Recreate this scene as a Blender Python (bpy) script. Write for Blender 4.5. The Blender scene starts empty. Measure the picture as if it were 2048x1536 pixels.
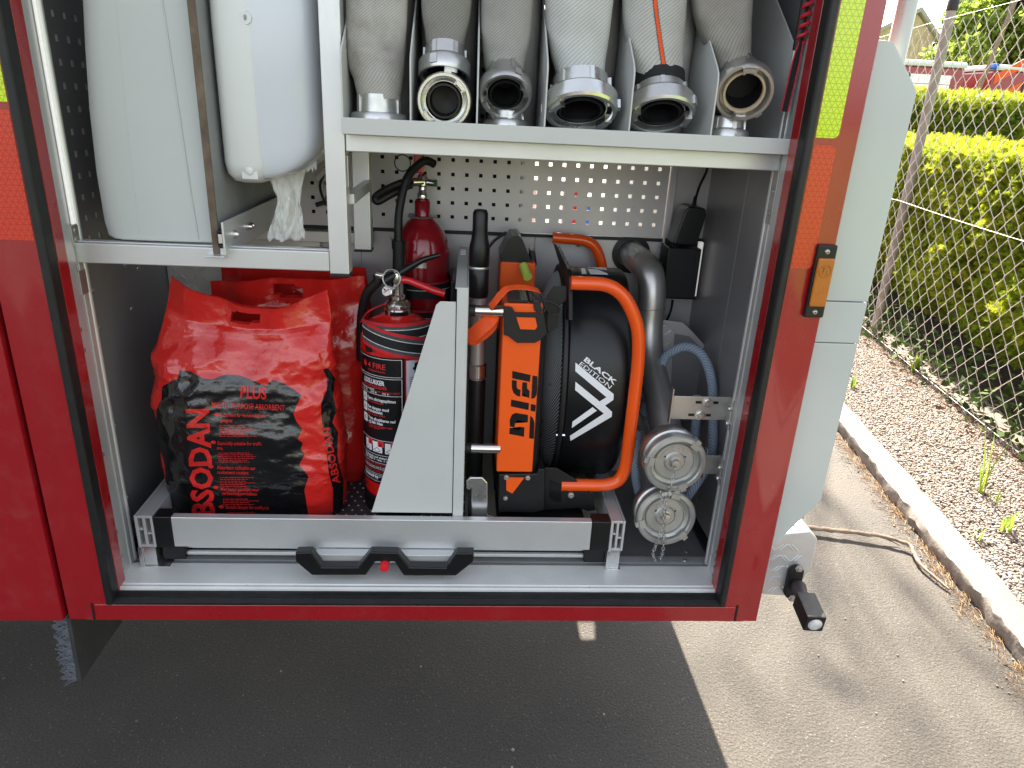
import bpy, bmesh, math, random
import numpy as np
from mathutils import Vector, Matrix, noise as mnoise
from mathutils.bvhtree import BVHTree

sc = bpy.context.scene
C = sc.collection
R = math.radians
random.seed(7); rng = np.random.default_rng(7)

# ---------------------------------------------------------------- camera, sky, sun, exposure
CAM_LOC = np.array([0.0709, -1.2444, 1.4831])
CAM_F = 1422.0                                   # focal length in pixels of the 2048 px wide photograph
YAW, PITCH, ROLL = 0.072668, 0.369602, -0.050397
def _axes(yaw, pitch, roll):
    cy, sy = math.cos(yaw), math.sin(yaw)
    f = np.array([sy*math.cos(pitch), cy*math.cos(pitch), -math.sin(pitch)])
    r = np.array([cy, -sy, 0.0]); d = np.cross(f, r)
    return np.array([math.cos(roll)*r + math.sin(roll)*d, -math.sin(roll)*r + math.cos(roll)*d, f])
AX = _axes(YAW, PITCH, ROLL)
cam = bpy.data.cameras.new('camera'); camo = bpy.data.objects.new('camera', cam); C.objects.link(camo)
mw = Matrix.Identity(4)
for i in range(3):
    mw[i][0] = AX[0][i]; mw[i][1] = -AX[1][i]; mw[i][2] = -AX[2][i]; mw[i][3] = CAM_LOC[i]
camo.matrix_world = mw
cam.sensor_width = 36.0; cam.lens = 36.0*CAM_F/2048.0
cam.clip_start = 0.02; cam.clip_end = 600
sc.camera = camo

SUN_AZ = math.atan2(0.15, 1.0)                   # clockwise from +y
SUN_EL = R(35.5)
wd = bpy.data.worlds.new('World'); sc.world = wd; wd.use_nodes = True
nt = wd.node_tree; nt.nodes.clear()
sky = nt.nodes.new('ShaderNodeTexSky'); sky.sky_type = 'NISHITA'; sky.sun_disc = False
sky.sun_elevation = SUN_EL; sky.sun_rotation = SUN_AZ
sky.air_density = 1.0; sky.dust_density = 2.6; sky.ozone_density = 0.6
bg = nt.nodes.new('ShaderNodeBackground'); bg.inputs['Strength'].default_value = 0.071
wo = nt.nodes.new('ShaderNodeOutputWorld')
hsv = nt.nodes.new('ShaderNodeHueSaturation'); hsv.inputs['Saturation'].default_value = 0.36     # pale hazy early-summer sky
nt.links.new(sky.outputs[0], hsv.inputs['Color']); nt.links.new(hsv.outputs[0], bg.inputs[0]); nt.links.new(bg.outputs[0], wo.inputs[0])
sl = bpy.data.lights.new('sun', 'SUN'); sl.energy = 4.5; sl.angle = R(0.53); sl.color = (1.0, 0.87, 0.70)
slo = bpy.data.objects.new('sun', sl); C.objects.link(slo)
sdir = Vector((math.sin(SUN_AZ)*math.cos(SUN_EL), math.cos(SUN_AZ)*math.cos(SUN_EL), math.sin(SUN_EL)))
slo.rotation_euler = sdir.to_track_quat('Z', 'Y').to_euler(); slo.location = sdir*40
sc.view_settings.view_transform = 'Standard'; sc.view_settings.look = 'None'
sc.view_settings.exposure = 2.85; sc.view_settings.gamma = 1.0
sc.render.film_transparent = False

def at(px, py, y=None, z=None, x=None):
    """point of the world seen at a pixel of the photograph, on a plane of constant x, y or z"""
    d = AX.T @ np.array([(px-1024)/CAM_F, (py-768)/CAM_F, 1.0])
    if y is not None: t = (y-CAM_LOC[1])/d[1]
    elif z is not None: t = (z-CAM_LOC[2])/d[2]
    else: t = (x-CAM_LOC[0])/d[0]
    return Vector((CAM_LOC + t*d).tolist())
def ray(px, py):
    d = AX.T @ np.array([(px-1024)/CAM_F, (py-768)/CAM_F, 1.0]); d /= np.linalg.norm(d)
    return Vector(CAM_LOC.tolist()), Vector(d.tolist())
def topx(p):
    q = AX @ (np.array(p)-CAM_LOC); return 1024+CAM_F*q[0]/q[2], 768+CAM_F*q[1]/q[2]

# ---------------------------------------------------------------- mesh helpers
class MB:
    def __init__(s): s.v = []; s.f = []; s.uv = None
    def add(s, vs, fs):
        n = len(s.v); s.v += [tuple(q) for q in vs]; s.f += [tuple(i+n for i in f) for f in fs]; return s
    def box(s, x0, x1, y0, y1, z0, z1):
        if x0 > x1: x0, x1 = x1, x0
        if y0 > y1: y0, y1 = y1, y0
        if z0 > z1: z0, z1 = z1, z0
        v = [(x0,y0,z0),(x1,y0,z0),(x1,y1,z0),(x0,y1,z0),(x0,y0,z1),(x1,y0,z1),(x1,y1,z1),(x0,y1,z1)]
        return s.add(v, [(3,2,1,0),(4,5,6,7),(0,1,5,4),(1,2,6,5),(2,3,7,6),(3,0,4,7)])
    def obox(s, c, ex, ey, ez):
        c = Vector(c); ex = Vector(ex); ey = Vector(ey); ez = Vector(ez)
        v = [c+ex*a+ey*b+ez*d for d in (-1,1) for a, b in ((-1,-1),(1,-1),(1,1),(-1,1))]
        return s.add(v, [(3,2,1,0),(4,5,6,7),(0,1,5,4),(1,2,6,5),(2,3,7,6),(3,0,4,7)])
    def prism(s, pts, axis, a0, a1):
        """pts 2D; axis 'y' -> pts are (x,z), 'x' -> (y,z), 'z' -> (x,y)"""
        def mk(p, a):
            return (p[0], a, p[1]) if axis == 'y' else ((a, p[0], p[1]) if axis == 'x' else (p[0], p[1], a))
        n = len(pts)
        v = [mk(p, a0) for p in pts]+[mk(p, a1) for p in pts]
        f = [tuple(range(n)), tuple(range(2*n-1, n-1, -1))]
        f += [(i, n+i, n+(i+1) % n, (i+1) % n) for i in range(n)]
        return s.add(v, f)
    def lathe(s, prof, o, ax=(0,0,1), seg=32, a0=0.0, a1=None, ref=None):
        ax = Vector(ax).normalized(); o = Vector(o)
        u = Vector(ref) if ref is not None else (Vector((1,0,0)) if abs(ax.x) < .9 else Vector((0,1,0)))
        u = (u-ax*u.dot(ax)).normalized(); w = ax.cross(u)
        full = a1 is None; m = seg if full else seg+1
        v = []; f = []
        for r, h in prof:
            for k in range(m):
                t = a0+(2*math.pi*k/seg if full else (a1-a0)*k/seg)
                v.append(o+ax*h+u*(r*math.cos(t))+w*(r*math.sin(t)))
        for i in range(len(prof)-1):
            for k in range(seg):
                k2 = (k+1) % m if full else k+1
                f.append((i*m+k, i*m+k2, (i+1)*m+k2, (i+1)*m+k))
        return s.add(v, f)
    def cyl(s, p0, p1, r0, r1=None, seg=20):
        p0 = Vector(p0); p1 = Vector(p1); r1 = r0 if r1 is None else r1; h = (p1-p0).length
        return s.lathe([(1e-5,0),(r0,0),(r1,h),(1e-5,h)], p0, p1-p0, seg)
    def tube(s, pts, r, seg=10, closed=False, flat=None, up=None):
        """round tube, or a flat ribbon when flat=(half width, half thickness)"""
        P = [Vector(p) for p in pts]; n = len(P); T = []
        for i in range(n):
            a = P[(i-1) % n] if (closed or i > 0) else P[i]
            b = P[(i+1) % n] if (closed or i < n-1) else P[i]
            T.append((b-a).normalized())
        nrm = Vector(up) if up is not None else Vector((0,0,1))
        if abs(nrm.dot(T[0])) > .95: nrm = Vector((1,0,0)) if abs(T[0].x) < .9 else Vector((0,1,0))
        v = []; f = []
        for i in range(n):
            nrm = (nrm-T[i]*nrm.dot(T[i])).normalized(); bi = T[i].cross(nrm)
            ri = r[i] if isinstance(r, (list, tuple)) else r
            for k in range(seg):
                t = 2*math.pi*k/seg
                if flat:
                    cx, sx = math.cos(t), math.sin(t)
                    cx = math.copysign(abs(cx)**.35, cx); sx = math.copysign(abs(sx)**.35, sx)
                    v.append(P[i]+bi*(flat[0]*cx)+nrm*(flat[1]*sx))
                else:
                    v.append(P[i]+nrm*(ri*math.cos(t))+bi*(ri*math.sin(t)))
        for i in range(n if closed else n-1):
            j = (i+1) % n
            for k in range(seg):
                f.append((i*seg+k, i*seg+(k+1) % seg, j*seg+(k+1) % seg, j*seg+k))
        if not closed:
            f.append(tuple(range(seg-1, -1, -1))); f.append(tuple((n-1)*seg+k for k in range(seg)))
        return s.add(v, f)

def smooth(pts, rad=0.03, n=5):
    P = [Vector(p) for p in pts]; o = [P[0]]
    for i in range(1, len(P)-1):
        a, b, c = P[i-1], P[i], P[i+1]
        d1 = min(rad, (b-a).length*.49); d2 = min(rad, (c-b).length*.49)
        q0 = b+(a-b).normalized()*d1; q2 = b+(c-b).normalized()*d2
        for k in range(n+1):
            t = k/n; o.append(q0*(1-t)**2+b*(2*t*(1-t))+q2*t*t)
    o.append(P[-1]); return o
def spline(pts, n=8, closed=False):
    P = [Vector(p) for p in pts]; m = len(P); o = []
    for i in range(m if closed else m-1):
        g = lambda k: P[k % m] if closed else P[max(0, min(m-1, k))]
        a, b, c, d = g(i-1), g(i), g(i+1), g(i+2)
        for k in range(n):
            t = k/n
            o.append(.5*((2*b)+(c-a)*t+(2*a-5*b+4*c-d)*t*t+(3*b-a-3*c+d)*t**3))
    if not closed: o.append(P[-1])
    return o

def link(name, me, mt=None, parent=None, bev=0, bseg=2, sharp=38):
    if isinstance(me, MB):
        m = bpy.data.meshes.new(name); m.from_pydata(me.v, [], me.f); 
        bm = bmesh.new(); bm.from_mesh(m)
        bmesh.ops.remove_doubles(bm, verts=bm.verts, dist=2e-6)
        bmesh.ops.recalc_face_normals(bm, faces=bm.faces)
        if bev:
            es = [e for e in bm.edges if len(e.link_faces) == 2 and e.calc_face_angle(0) > R(28)]
            bmesh.ops.bevel(bm, geom=es, offset=bev, segments=bseg, affect='EDGES', profile=.5, clamp_overlap=True)
        bm.to_mesh(m); bm.free(); me = m
        me.polygons.foreach_set('use_smooth', [not (0 < bev < .0035)]*len(me.polygons))
        if not 0 < bev < .0035: me.set_sharp_from_angle(angle=R(sharp))
    if mt and not me.materials: me.materials.append(mt)
    o = bpy.data.objects.new(name, me); C.objects.link(o)
    if bev >= .0035:
        wm = o.modifiers.new('weighted', 'WEIGHTED_NORMAL'); wm.keep_sharp = True
    adopt(o, parent); return o
def adopt(o, parent):
    if parent is not None:
        o.parent = parent
        if parent.type == 'EMPTY': o.matrix_parent_inverse = Matrix.Translation(-parent.location)
        elif parent.location.length > 0: o.matrix_parent_inverse = parent.matrix_basis.inverted()
def thing(name, label, cat, loc=(0,0,0), group=None):
    o = bpy.data.objects.new(name, None); C.objects.link(o); o.location = loc; o.empty_display_size = .05
    o['label'] = label; o['category'] = cat
    if group: o['group'] = group
    return o
def tag(o, label, cat, group=None, kind=None):
    o['label'] = label; o['category'] = cat
    if group: o['group'] = group
    if kind: o['kind'] = kind
    return o
def inst(name, me, parent, loc, rot=None, scale=None):
    o = bpy.data.objects.new(name, me); C.objects.link(o); adopt(o, parent); o.location = loc
    if rot is not None:
        o.rotation_mode = 'QUATERNION'; o.rotation_quaternion = rot
    if scale is not None: o.scale = scale
    return o
def rawmesh(name, V, F4, mt, uv=None):
    """fast mesh from numpy arrays of quads or triangles"""
    me = bpy.data.meshes.new(name); V = np.asarray(V, np.float32); F4 = np.asarray(F4, np.int32)
    k = F4.shape[1]; me.vertices.add(len(V)); me.vertices.foreach_set('co', V.ravel())
    me.loops.add(F4.size); me.loops.foreach_set('vertex_index', F4.ravel())
    me.polygons.add(len(F4)); me.polygons.foreach_set('loop_start', np.arange(0, F4.size, k, dtype=np.int32))
    me.polygons.foreach_set('loop_total', np.full(len(F4), k, np.int32))
    me.update(calc_edges=True); me.materials.append(mt); return me

# ---------------------------------------------------------------- materials
def mat(name, col, rough=.5, metal=0.0, var=.06, vscale=6.0, bump=0.0, bscale=200.0, coat=0.0, rvar=.08, dirt=None, dscale=9.0, damt=.0,
        trans=0.0, alpha=1.0, aniso=None, dthr=(.5,.75), sub=0.0, streak=None, spec=.5, coatr=.08, ior=1.45):
    m = bpy.data.materials.new(name); m.use_nodes = True; n = m.node_tree; L = n.links; b = n.nodes['Principled BSDF']
    tc = n.nodes.new('ShaderNodeTexCoord'); src = tc.outputs['Object']
    if streak:
        mp = n.nodes.new('ShaderNodeMapping'); mp.inputs['Scale'].default_value = streak; L.new(src, mp.inputs[0]); ssrc = mp.outputs[0]
    else: ssrc = src
    nz = n.nodes.new('ShaderNodeTexNoise'); nz.inputs['Scale'].default_value = vscale; nz.inputs['Detail'].default_value = 5; L.new(src, nz.inputs['Vector'])
    rp = n.nodes.new('ShaderNodeValToRGB')
    c0 = [max(0, c*(1-var)) for c in col[:3]]+[1]; c1 = [min(1, c*(1+var)) for c in col[:3]]+[1]
    rp.color_ramp.elements[0].position = .3; rp.color_ramp.elements[1].position = .7
    rp.color_ramp.elements[0].color = c0; rp.color_ramp.elements[1].color = c1
    L.new(nz.outputs['Fac'], rp.inputs[0]); colout = rp.outputs[0]
    if dirt is not None:
        dz = n.nodes.new('ShaderNodeTexNoise'); dz.inputs['Scale'].default_value = dscale; dz.inputs['Detail'].default_value = 8; dz.inputs['Roughness'].default_value = .7; L.new(src, dz.inputs['Vector'])
        dr = n.nodes.new('ShaderNodeMapRange'); dr.inputs[1].default_value = dthr[0]; dr.inputs[2].default_value = dthr[1]; dr.inputs[4].default_value = damt; L.new(dz.outputs['Fac'], dr.inputs[0])
        mx = n.nodes.new('ShaderNodeMixRGB'); L.new(dr.outputs[0], mx.inputs[0]); L.new(colout, mx.inputs[1]); mx.inputs[2].default_value = (*dirt, 1); colout = mx.outputs[0]
    L.new(colout, b.inputs['Base Color'])
    rz = n.nodes.new('ShaderNodeTexNoise'); rz.inputs['Scale'].default_value = vscale*3.1 if not streak else 8; rz.inputs['Detail'].default_value = 4; L.new(ssrc, rz.inputs['Vector'])
    rr = n.nodes.new('ShaderNodeMapRange'); rr.inputs[3].default_value = max(.02, rough-rvar); rr.inputs[4].default_value = min(1, rough+rvar); L.new(rz.outputs['Fac'], rr.inputs[0]); L.new(rr.outputs[0], b.inputs['Roughness'])
    b.inputs['Metallic'].default_value = metal; b.inputs['Coat Weight'].default_value = coat; b.inputs['Coat Roughness'].default_value = coatr
    b.inputs['Transmission Weight'].default_value = trans; b.inputs['Alpha'].default_value = alpha; b.inputs['IOR'].default_value = ior
    b.inputs['Specular IOR Level'].default_value = spec
    if sub: b.inputs['Subsurface Weight'].default_value = sub; b.inputs['Subsurface Radius'].default_value = (.02,.02,.02)
    if bump:
        bz = n.nodes.new('ShaderNodeTexNoise'); bz.inputs['Scale'].default_value = bscale; bz.inputs['Detail'].default_value = 3; L.new(ssrc, bz.inputs['Vector'])
        bp = n.nodes.new('ShaderNodeBump'); bp.inputs['Strength'].default_value = bump; bp.inputs['Distance'].default_value = .002; L.new(bz.outputs['Fac'], bp.inputs['Height']); L.new(bp.outputs[0], b.inputs['Normal'])
    return m

M = {}
M['red'] = mat('red_paint', (.29,.006,.010), .28, var=.05, vscale=2, coat=.9, bump=.04, bscale=260, rvar=.1, dirt=(.30,.10,.08), dscale=14, damt=.18)
M['red_side'] = mat('red_paint_side', (.29,.006,.011), .30, var=.06, vscale=2, coat=.9, bump=.05, bscale=220, rvar=.1, dirt=(.30,.10,.08), dscale=20, damt=.22)
M['grey'] = mat('light_grey_paint', (.49,.505,.49), .42, var=.03, vscale=3, bump=.02, bscale=400, dirt=(.33,.34,.33), dscale=11, damt=.14)
M['greygloss'] = mat('fairing_grey', (.47,.51,.495), .22, var=.03, vscale=3, coat=.4, dirt=(.33,.34,.33), dscale=6, damt=.12)
M['plastic_grey'] = mat('grey_plastic', (.46,.49,.475), .45, var=.02, vscale=5, bump=.06, bscale=700)
M['alu'] = mat('brushed_aluminium', (.62,.63,.63), .38, .6, var=.07, vscale=8, streak=(3,60,60), bump=.04, bscale=30, rvar=.1, dirt=(.35,.35,.35), dscale=16, damt=.15)
M['aluz'] = mat('brushed_aluminium_vertical', (.60,.61,.61), .38, .6, var=.07, vscale=8, streak=(60,60,3), bump=.04, bscale=30, rvar=.1, dirt=(.35,.35,.35), dscale=16, damt=.15)
M['alusheet'] = mat('aluminium_sheet', (.50,.49,.50), .42, .45, var=.05, vscale=4, rvar=.08, dirt=(.25,.24,.25), dscale=5, damt=.2)
M['aludark'] = mat('wall_aluminium', (.29,.285,.295), .40, .45, var=.06, vscale=4, rvar=.08, dirt=(.18,.17,.17), dscale=6, damt=.25)
M['sill'] = mat('worn_sill_aluminium', (.66,.67,.65), .48, .25, var=.07, vscale=12, streak=(3,50,50), bump=.05, bscale=26, rvar=.12, dirt=(.14,.13,.12), dscale=85, damt=.75, dthr=(.66,.70))
M['steel'] = mat('stainless_steel', (.48,.47,.455), .36, .85, var=.08, vscale=14, rvar=.1, dirt=(.3,.29,.28), dscale=20, damt=.25)
M['chrome'] = mat('chrome', (.75,.73,.69), .12, 1.0, var=.04, rvar=.06)
M['cast'] = mat('cast_aluminium', (.56,.56,.545), .33, .95, var=.16, vscale=30, bump=.10, bscale=500, rvar=.12, dirt=(.16,.155,.15), dscale=30, damt=.35)
M['castbright'] = mat('bright_cast_aluminium', (.74,.75,.735), .24, .97, var=.06, vscale=30, bump=.03, bscale=500, rvar=.10, dirt=(.3,.3,.29), dscale=16, damt=.25)
M['rubber'] = mat('black_rubber', (.007,.0075,.008), .5, var=.15, vscale=20, rvar=.12, dirt=(.03,.03,.03), dscale=30, damt=.4)
M['black'] = mat('black_plastic', (.005,.0055,.0065), .36, var=.12, vscale=30, bump=.08, bscale=900, rvar=.08)
M['blackmatt'] = mat('matt_black_paint', (.006,.006,.007), .48, var=.1, vscale=20, bump=.08, bscale=700, dirt=(.018,.018,.018), dscale=20, damt=.25)
M['blackgloss'] = mat('shroud_black', (.005,.0055,.0065), .34, var=.1, vscale=5, rvar=.05, bump=.03, bscale=500)
M['orange'] = mat('orange_paint', (.80,.098,.006), .38, var=.03, vscale=8, bump=.05, bscale=600, dirt=(.55,.07,.008), dscale=20, damt=.12)
M['orangetube'] = mat('orange_powder_coat', (.80,.088,.006), .22, var=.04, vscale=10, coat=.4, bump=.03, bscale=300, rvar=.06)
M['strap_orange'] = mat('orange_webbing', (.72,.075,.008), .7, var=.1, vscale=60, bump=.35, bscale=700)
M['white'] = mat('white_print', (.74,.76,.78), .45, var=.02)
M['inkred'] = mat('red_print', (.62,.03,.035), .4, var=.05)
M['inkblack'] = mat('black_print', (.005,.005,.006), .3, var=.05)
M['bagprint'] = mat('bag_red_print', (.55,.018,.016), .28, var=.08, vscale=20)
M['extred'] = mat('extinguisher_red', (.56,.010,.008), .16, var=.03, vscale=6, coat=.5, rvar=.05)
M['extred2'] = mat('dark_red_enamel', (.24,.006,.012), .16, var=.04, vscale=6, coat=.5, rvar=.05)
M['leverred'] = mat('red_lever', (.62,.012,.018), .22, var=.04, coat=.4)
M['green'] = mat('lime_plastic', (.42,.55,.10), .35, var=.05)
M['redknob'] = mat('red_plastic', (.62,.018,.03), .35, var=.05)
M['webbing'] = mat('black_webbing', (.008,.009,.011), .72, var=.2, vscale=80, bump=.5, bscale=500)
M['webred'] = mat('red_webbing', (.52,.012,.02), .7, var=.1, vscale=80, bump=.5, bscale=500)
M['webwhite'] = mat('reflective_thread', (.62,.61,.58), .5, var=.15, vscale=200)
M['led'] = mat('led_cover', (.80,.80,.80), .25, var=.06, vscale=120)
_b = M['led'].node_tree.nodes['Principled BSDF']; _b.inputs['Emission Color'].default_value = (1,.97,.92,1); _b.inputs['Emission Strength'].default_value = 0.05   # compartment light strip, switched on
M['wood'] = mat('plywood_edge', (.13,.095,.065), .7, var=.35, vscale=30, streak=(30,30,2), bump=.3, bscale=60)
M['board'] = mat('board_grey', (.26,.27,.275), .5, var=.05, vscale=30, bump=.05, bscale=500)
M['felt'] = mat('tray_mat', (.05,.04,.045), .7, var=.2, vscale=60)
M['traypale'] = mat('tray_liner', (.42,.42,.33), .6, var=.06, vscale=10)
M['gasket'] = mat('black_gasket', (.005,.005,.006), .35, var=.1)
M['tan'] = mat('tan_gasket', (.50,.40,.27), .5, var=.1, vscale=60)
M['amber'] = mat('amber_lens', (.42,.125,.004), .12, var=.12, vscale=25, coat=.4, bump=.6, bscale=420)
M['lens'] = mat('clear_lens', (.62,.64,.66), .08, .3, var=.25, vscale=120)
M['rubberfaded'] = mat('faded_rubber', (.060,.046,.052), .6, var=.2, vscale=40)
M['cap'] = mat('post_cap', (.02,.02,.022), .5, var=.1)
M['galv'] = mat('galvanised_wire', (.50,.46,.41), .55, .15, var=.15, vscale=12)
M['galvpost'] = mat('galvanised_post', (.30,.285,.26), .65, .2, var=.18, vscale=16, bump=.1, bscale=60, dirt=(.16,.15,.13), dscale=14, damt=.5)
M['paper'] = mat('paper_towel', (.72,.73,.69), .9, var=.04, vscale=40, bump=.35, bscale=380, sub=.15)
M['disp'] = mat('white_abs', (.66,.68,.67), .32, var=.015, vscale=4)
M['bristle'] = mat('brush_bristle', (.10,.11,.13), .6, var=.3, vscale=80)
M['flap'] = mat('mud_flap_rubber', (.030,.031,.032), .7, var=.2, vscale=12, bump=.2, bscale=120, dirt=(.09,.085,.08), dscale=10, damt=.5)
M['bark'] = mat('twig_bark', (.25,.19,.145), .85, var=.3, vscale=50, bump=.6, bscale=120)
M['needle'] = mat('dry_needles', (.40,.26,.13), .8, var=.35, vscale=40)
M['cable'] = mat('black_cable', (.005,.005,.006), .45, var=.1)
M['coil'] = mat('red_coil_cord', (.45,.015,.03), .45, var=.1)
M['under'] = mat('chassis_black', (.015,.015,.016), .7, var=.2)

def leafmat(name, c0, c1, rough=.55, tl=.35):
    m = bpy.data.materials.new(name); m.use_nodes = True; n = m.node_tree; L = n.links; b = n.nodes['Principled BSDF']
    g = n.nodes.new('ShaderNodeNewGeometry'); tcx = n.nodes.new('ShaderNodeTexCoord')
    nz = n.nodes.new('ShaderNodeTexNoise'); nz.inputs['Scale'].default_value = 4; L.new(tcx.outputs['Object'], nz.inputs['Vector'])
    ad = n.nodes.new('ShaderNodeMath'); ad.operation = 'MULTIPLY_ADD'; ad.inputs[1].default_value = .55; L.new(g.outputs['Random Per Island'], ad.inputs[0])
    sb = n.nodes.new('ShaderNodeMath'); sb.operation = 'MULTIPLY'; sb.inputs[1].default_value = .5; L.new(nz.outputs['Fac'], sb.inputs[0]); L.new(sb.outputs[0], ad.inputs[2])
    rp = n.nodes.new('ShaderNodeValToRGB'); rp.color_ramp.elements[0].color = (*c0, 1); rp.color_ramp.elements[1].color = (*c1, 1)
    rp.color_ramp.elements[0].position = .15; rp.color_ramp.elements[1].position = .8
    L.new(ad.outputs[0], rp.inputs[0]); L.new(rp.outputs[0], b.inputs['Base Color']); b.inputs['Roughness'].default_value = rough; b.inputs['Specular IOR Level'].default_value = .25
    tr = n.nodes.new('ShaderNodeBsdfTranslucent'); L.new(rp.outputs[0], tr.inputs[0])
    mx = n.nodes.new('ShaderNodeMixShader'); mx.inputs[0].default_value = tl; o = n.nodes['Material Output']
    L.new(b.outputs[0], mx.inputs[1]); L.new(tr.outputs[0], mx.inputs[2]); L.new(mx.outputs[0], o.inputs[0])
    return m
M['yew'] = leafmat('yew_needles', (.10,.165,.016), (.29,.38,.03), tl=.5)
M['yewtip'] = leafmat('yew_lit_tips', (.20,.28,.02), (.40,.42,.03), tl=.45)  # brighter yellow-green, sunlight on top and tips put into the colour
M['leaf'] = leafmat('tree_leaves', (.12,.20,.03), (.32,.42,.06), tl=.5)
M['leafsilver'] = leafmat('silvery_leaves', (.20,.26,.13), (.38,.44,.22), tl=.5)
M['leafdark'] = leafmat('dark_leaves', (.03,.06,.015), (.08,.12,.03))  # darker leaf green for the hedge cores and the furthest tree
M['ivy'] = leafmat('ground_leaves', (.025,.06,.015), (.07,.12,.025), rough=.9, tl=.12)
M['grassblade'] = leafmat('grass_blades', (.12,.22,.02), (.28,.38,.05))
M['dryleaf'] = leafmat('dry_leaves', (.07,.04,.022), (.15,.085,.05), rough=.9, tl=.15)

def triangles(name, base, line, freq, rough=.25):
    """reflective foil: three crossing sets of thin lines (prism cells)"""
    m = bpy.data.materials.new(name); m.use_nodes = True; n = m.node_tree; L = n.links; b = n.nodes['Principled BSDF']
    tc = n.nodes.new('ShaderNodeTexCoord'); prev = None
    for k in range(3):
        a = R(60*k+30); d = n.nodes.new('ShaderNodeVectorMath'); d.operation = 'DOT_PRODUCT'; L.new(tc.outputs['Object'], d.inputs[0]); d.inputs[1].default_value = (math.cos(a)*freq, 0, math.sin(a)*freq)
        fr = n.nodes.new('ShaderNodeMath'); fr.operation = 'FRACT'; L.new(d.outputs['Value'], fr.inputs[0])
        ls = n.nodes.new('ShaderNodeMath'); ls.operation = 'LESS_THAN'; ls.inputs[1].default_value = .17; L.new(fr.outputs[0], ls.inputs[0])
        if prev is None: prev = ls
        else:
            mm = n.nodes.new('ShaderNodeMath'); mm.operation = 'MAXIMUM'; L.new(prev.outputs[0], mm.inputs[0]); L.new(ls.outputs[0], mm.inputs[1]); prev = mm
    mx = n.nodes.new('ShaderNodeMixRGB'); mx.inputs[1].default_value = (*base, 1); mx.inputs[2].default_value = (*line, 1); L.new(prev.outputs[0], mx.inputs[0])
    L.new(mx.outputs[0], b.inputs['Base Color']); b.inputs['Roughness'].default_value = rough; b.inputs['Coat Weight'].default_value = .5; b.inputs['Coat Roughness'].default_value = .1
    bp = n.nodes.new('ShaderNodeBump'); bp.inputs['Strength'].default_value = .3; bp.inputs['Distance'].default_value = .0006; L.new(prev.outputs[0], bp.inputs['Height']); L.new(bp.outputs[0], b.inputs['Normal'])
    return m
M['foil_yellow'] = triangles('reflective_yellow_foil', (.60,.78,.005), (.38,.50,.004), 110)
M['foil_orange'] = triangles('reflective_orange_foil', (.58,.036,.008), (.42,.018,.008), 110)

def weave(name, c0, c1, per=.0038, dirt=(.16,.14,.115), damt=.35):
    m = bpy.data.materials.new(name); m.use_nodes = True; n = m.node_tree; L = n.links; b = n.nodes['Principled BSDF']
    uv = n.nodes.new('ShaderNodeUVMap'); sx = n.nodes.new('ShaderNodeSeparateXYZ'); L.new(uv.outputs[0], sx.inputs[0])
    def wav(kx, ky):
        a = n.nodes.new('ShaderNodeMath'); a.operation = 'MULTIPLY'; a.inputs[1].default_value = kx; L.new(sx.outputs[0], a.inputs[0])
        c = n.nodes.new('ShaderNodeMath'); c.operation = 'MULTIPLY_ADD'; c.inputs[1].default_value = ky; L.new(sx.outputs[1], c.inputs[0]); L.new(a.outputs[0], c.inputs[2])
        s = n.nodes.new('ShaderNodeMath'); s.operation = 'SINE'; L.new(c.outputs[0], s.inputs[0]); return s
    k = 2*math.pi/per
    w1 = wav(k*.62, k*.80); w2 = wav(k*.9, -k*.55)
    mm = n.nodes.new('ShaderNodeMath'); mm.operation = 'MULTIPLY_ADD'; mm.inputs[1].default_value = .22; L.new(w2.outputs[0], mm.inputs[0]); L.new(w1.outputs[0], mm.inputs[2])
    mr = n.nodes.new('ShaderNodeMapRange'); mr.inputs[1].default_value = -1.2; mr.inputs[2].default_value = 1.2; L.new(mm.outputs[0], mr.inputs[0])
    mx = n.nodes.new('ShaderNodeMixRGB'); L.new(mr.outputs[0], mx.inputs[0]); mx.inputs[1].default_value = (*c0, 1); mx.inputs[2].default_value = (*c1, 1)
    tc = n.nodes.new('ShaderNodeTexCoord'); dz = n.nodes.new('ShaderNodeTexNoise'); dz.inputs['Scale'].default_value = 17; dz.inputs['Detail'].default_value = 7; dz.inputs['Roughness'].default_value = .65; L.new(tc.outputs['Object'], dz.inputs['Vector'])
    dr = n.nodes.new('ShaderNodeMapRange'); dr.inputs[1].default_value = .42; dr.inputs[2].default_value = .75; dr.inputs[4].default_value = damt; L.new(dz.outputs['Fac'], dr.inputs[0])
    m2 = n.nodes.new('ShaderNodeMixRGB'); L.new(dr.outputs[0], m2.inputs[0]); L.new(mx.outputs[0], m2.inputs[1]); m2.inputs[2].default_value = (*dirt, 1)
    L.new(m2.outputs[0], b.inputs['Base Color']); b.inputs['Roughness'].default_value = .8
    bp = n.nodes.new('ShaderNodeBump'); bp.inputs['Strength'].default_value = .55; bp.inputs['Distance'].default_value = .0009; L.new(mr.outputs[0], bp.inputs['Height']); L.new(bp.outputs[0], b.inputs['Normal'])
    return m
M['hose1'] = weave('canvas_dirty', (.29,.28,.255), (.43,.415,.38), damt=.75)
M['hose2'] = weave('canvas_dark', (.15,.148,.135), (.25,.245,.225), damt=.6)
M['hose3'] = weave('canvas_grey', (.21,.21,.195), (.34,.337,.315), damt=.45)
M['hose4'] = weave('canvas_white', (.36,.37,.355), (.54,.55,.53), per=.0050, damt=.25)
M['hose5'] = weave('canvas_pale', (.32,.325,.305), (.48,.483,.455), per=.0050, damt=.3)
M['hose6'] = weave('canvas_brown', (.21,.20,.18), (.33,.318,.285), damt=.55)
M['pvc'] = weave('braided_pvc', (.12,.16,.23), (.34,.40,.48), per=.0060, dirt=(.1,.14,.2), damt=.2)

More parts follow.
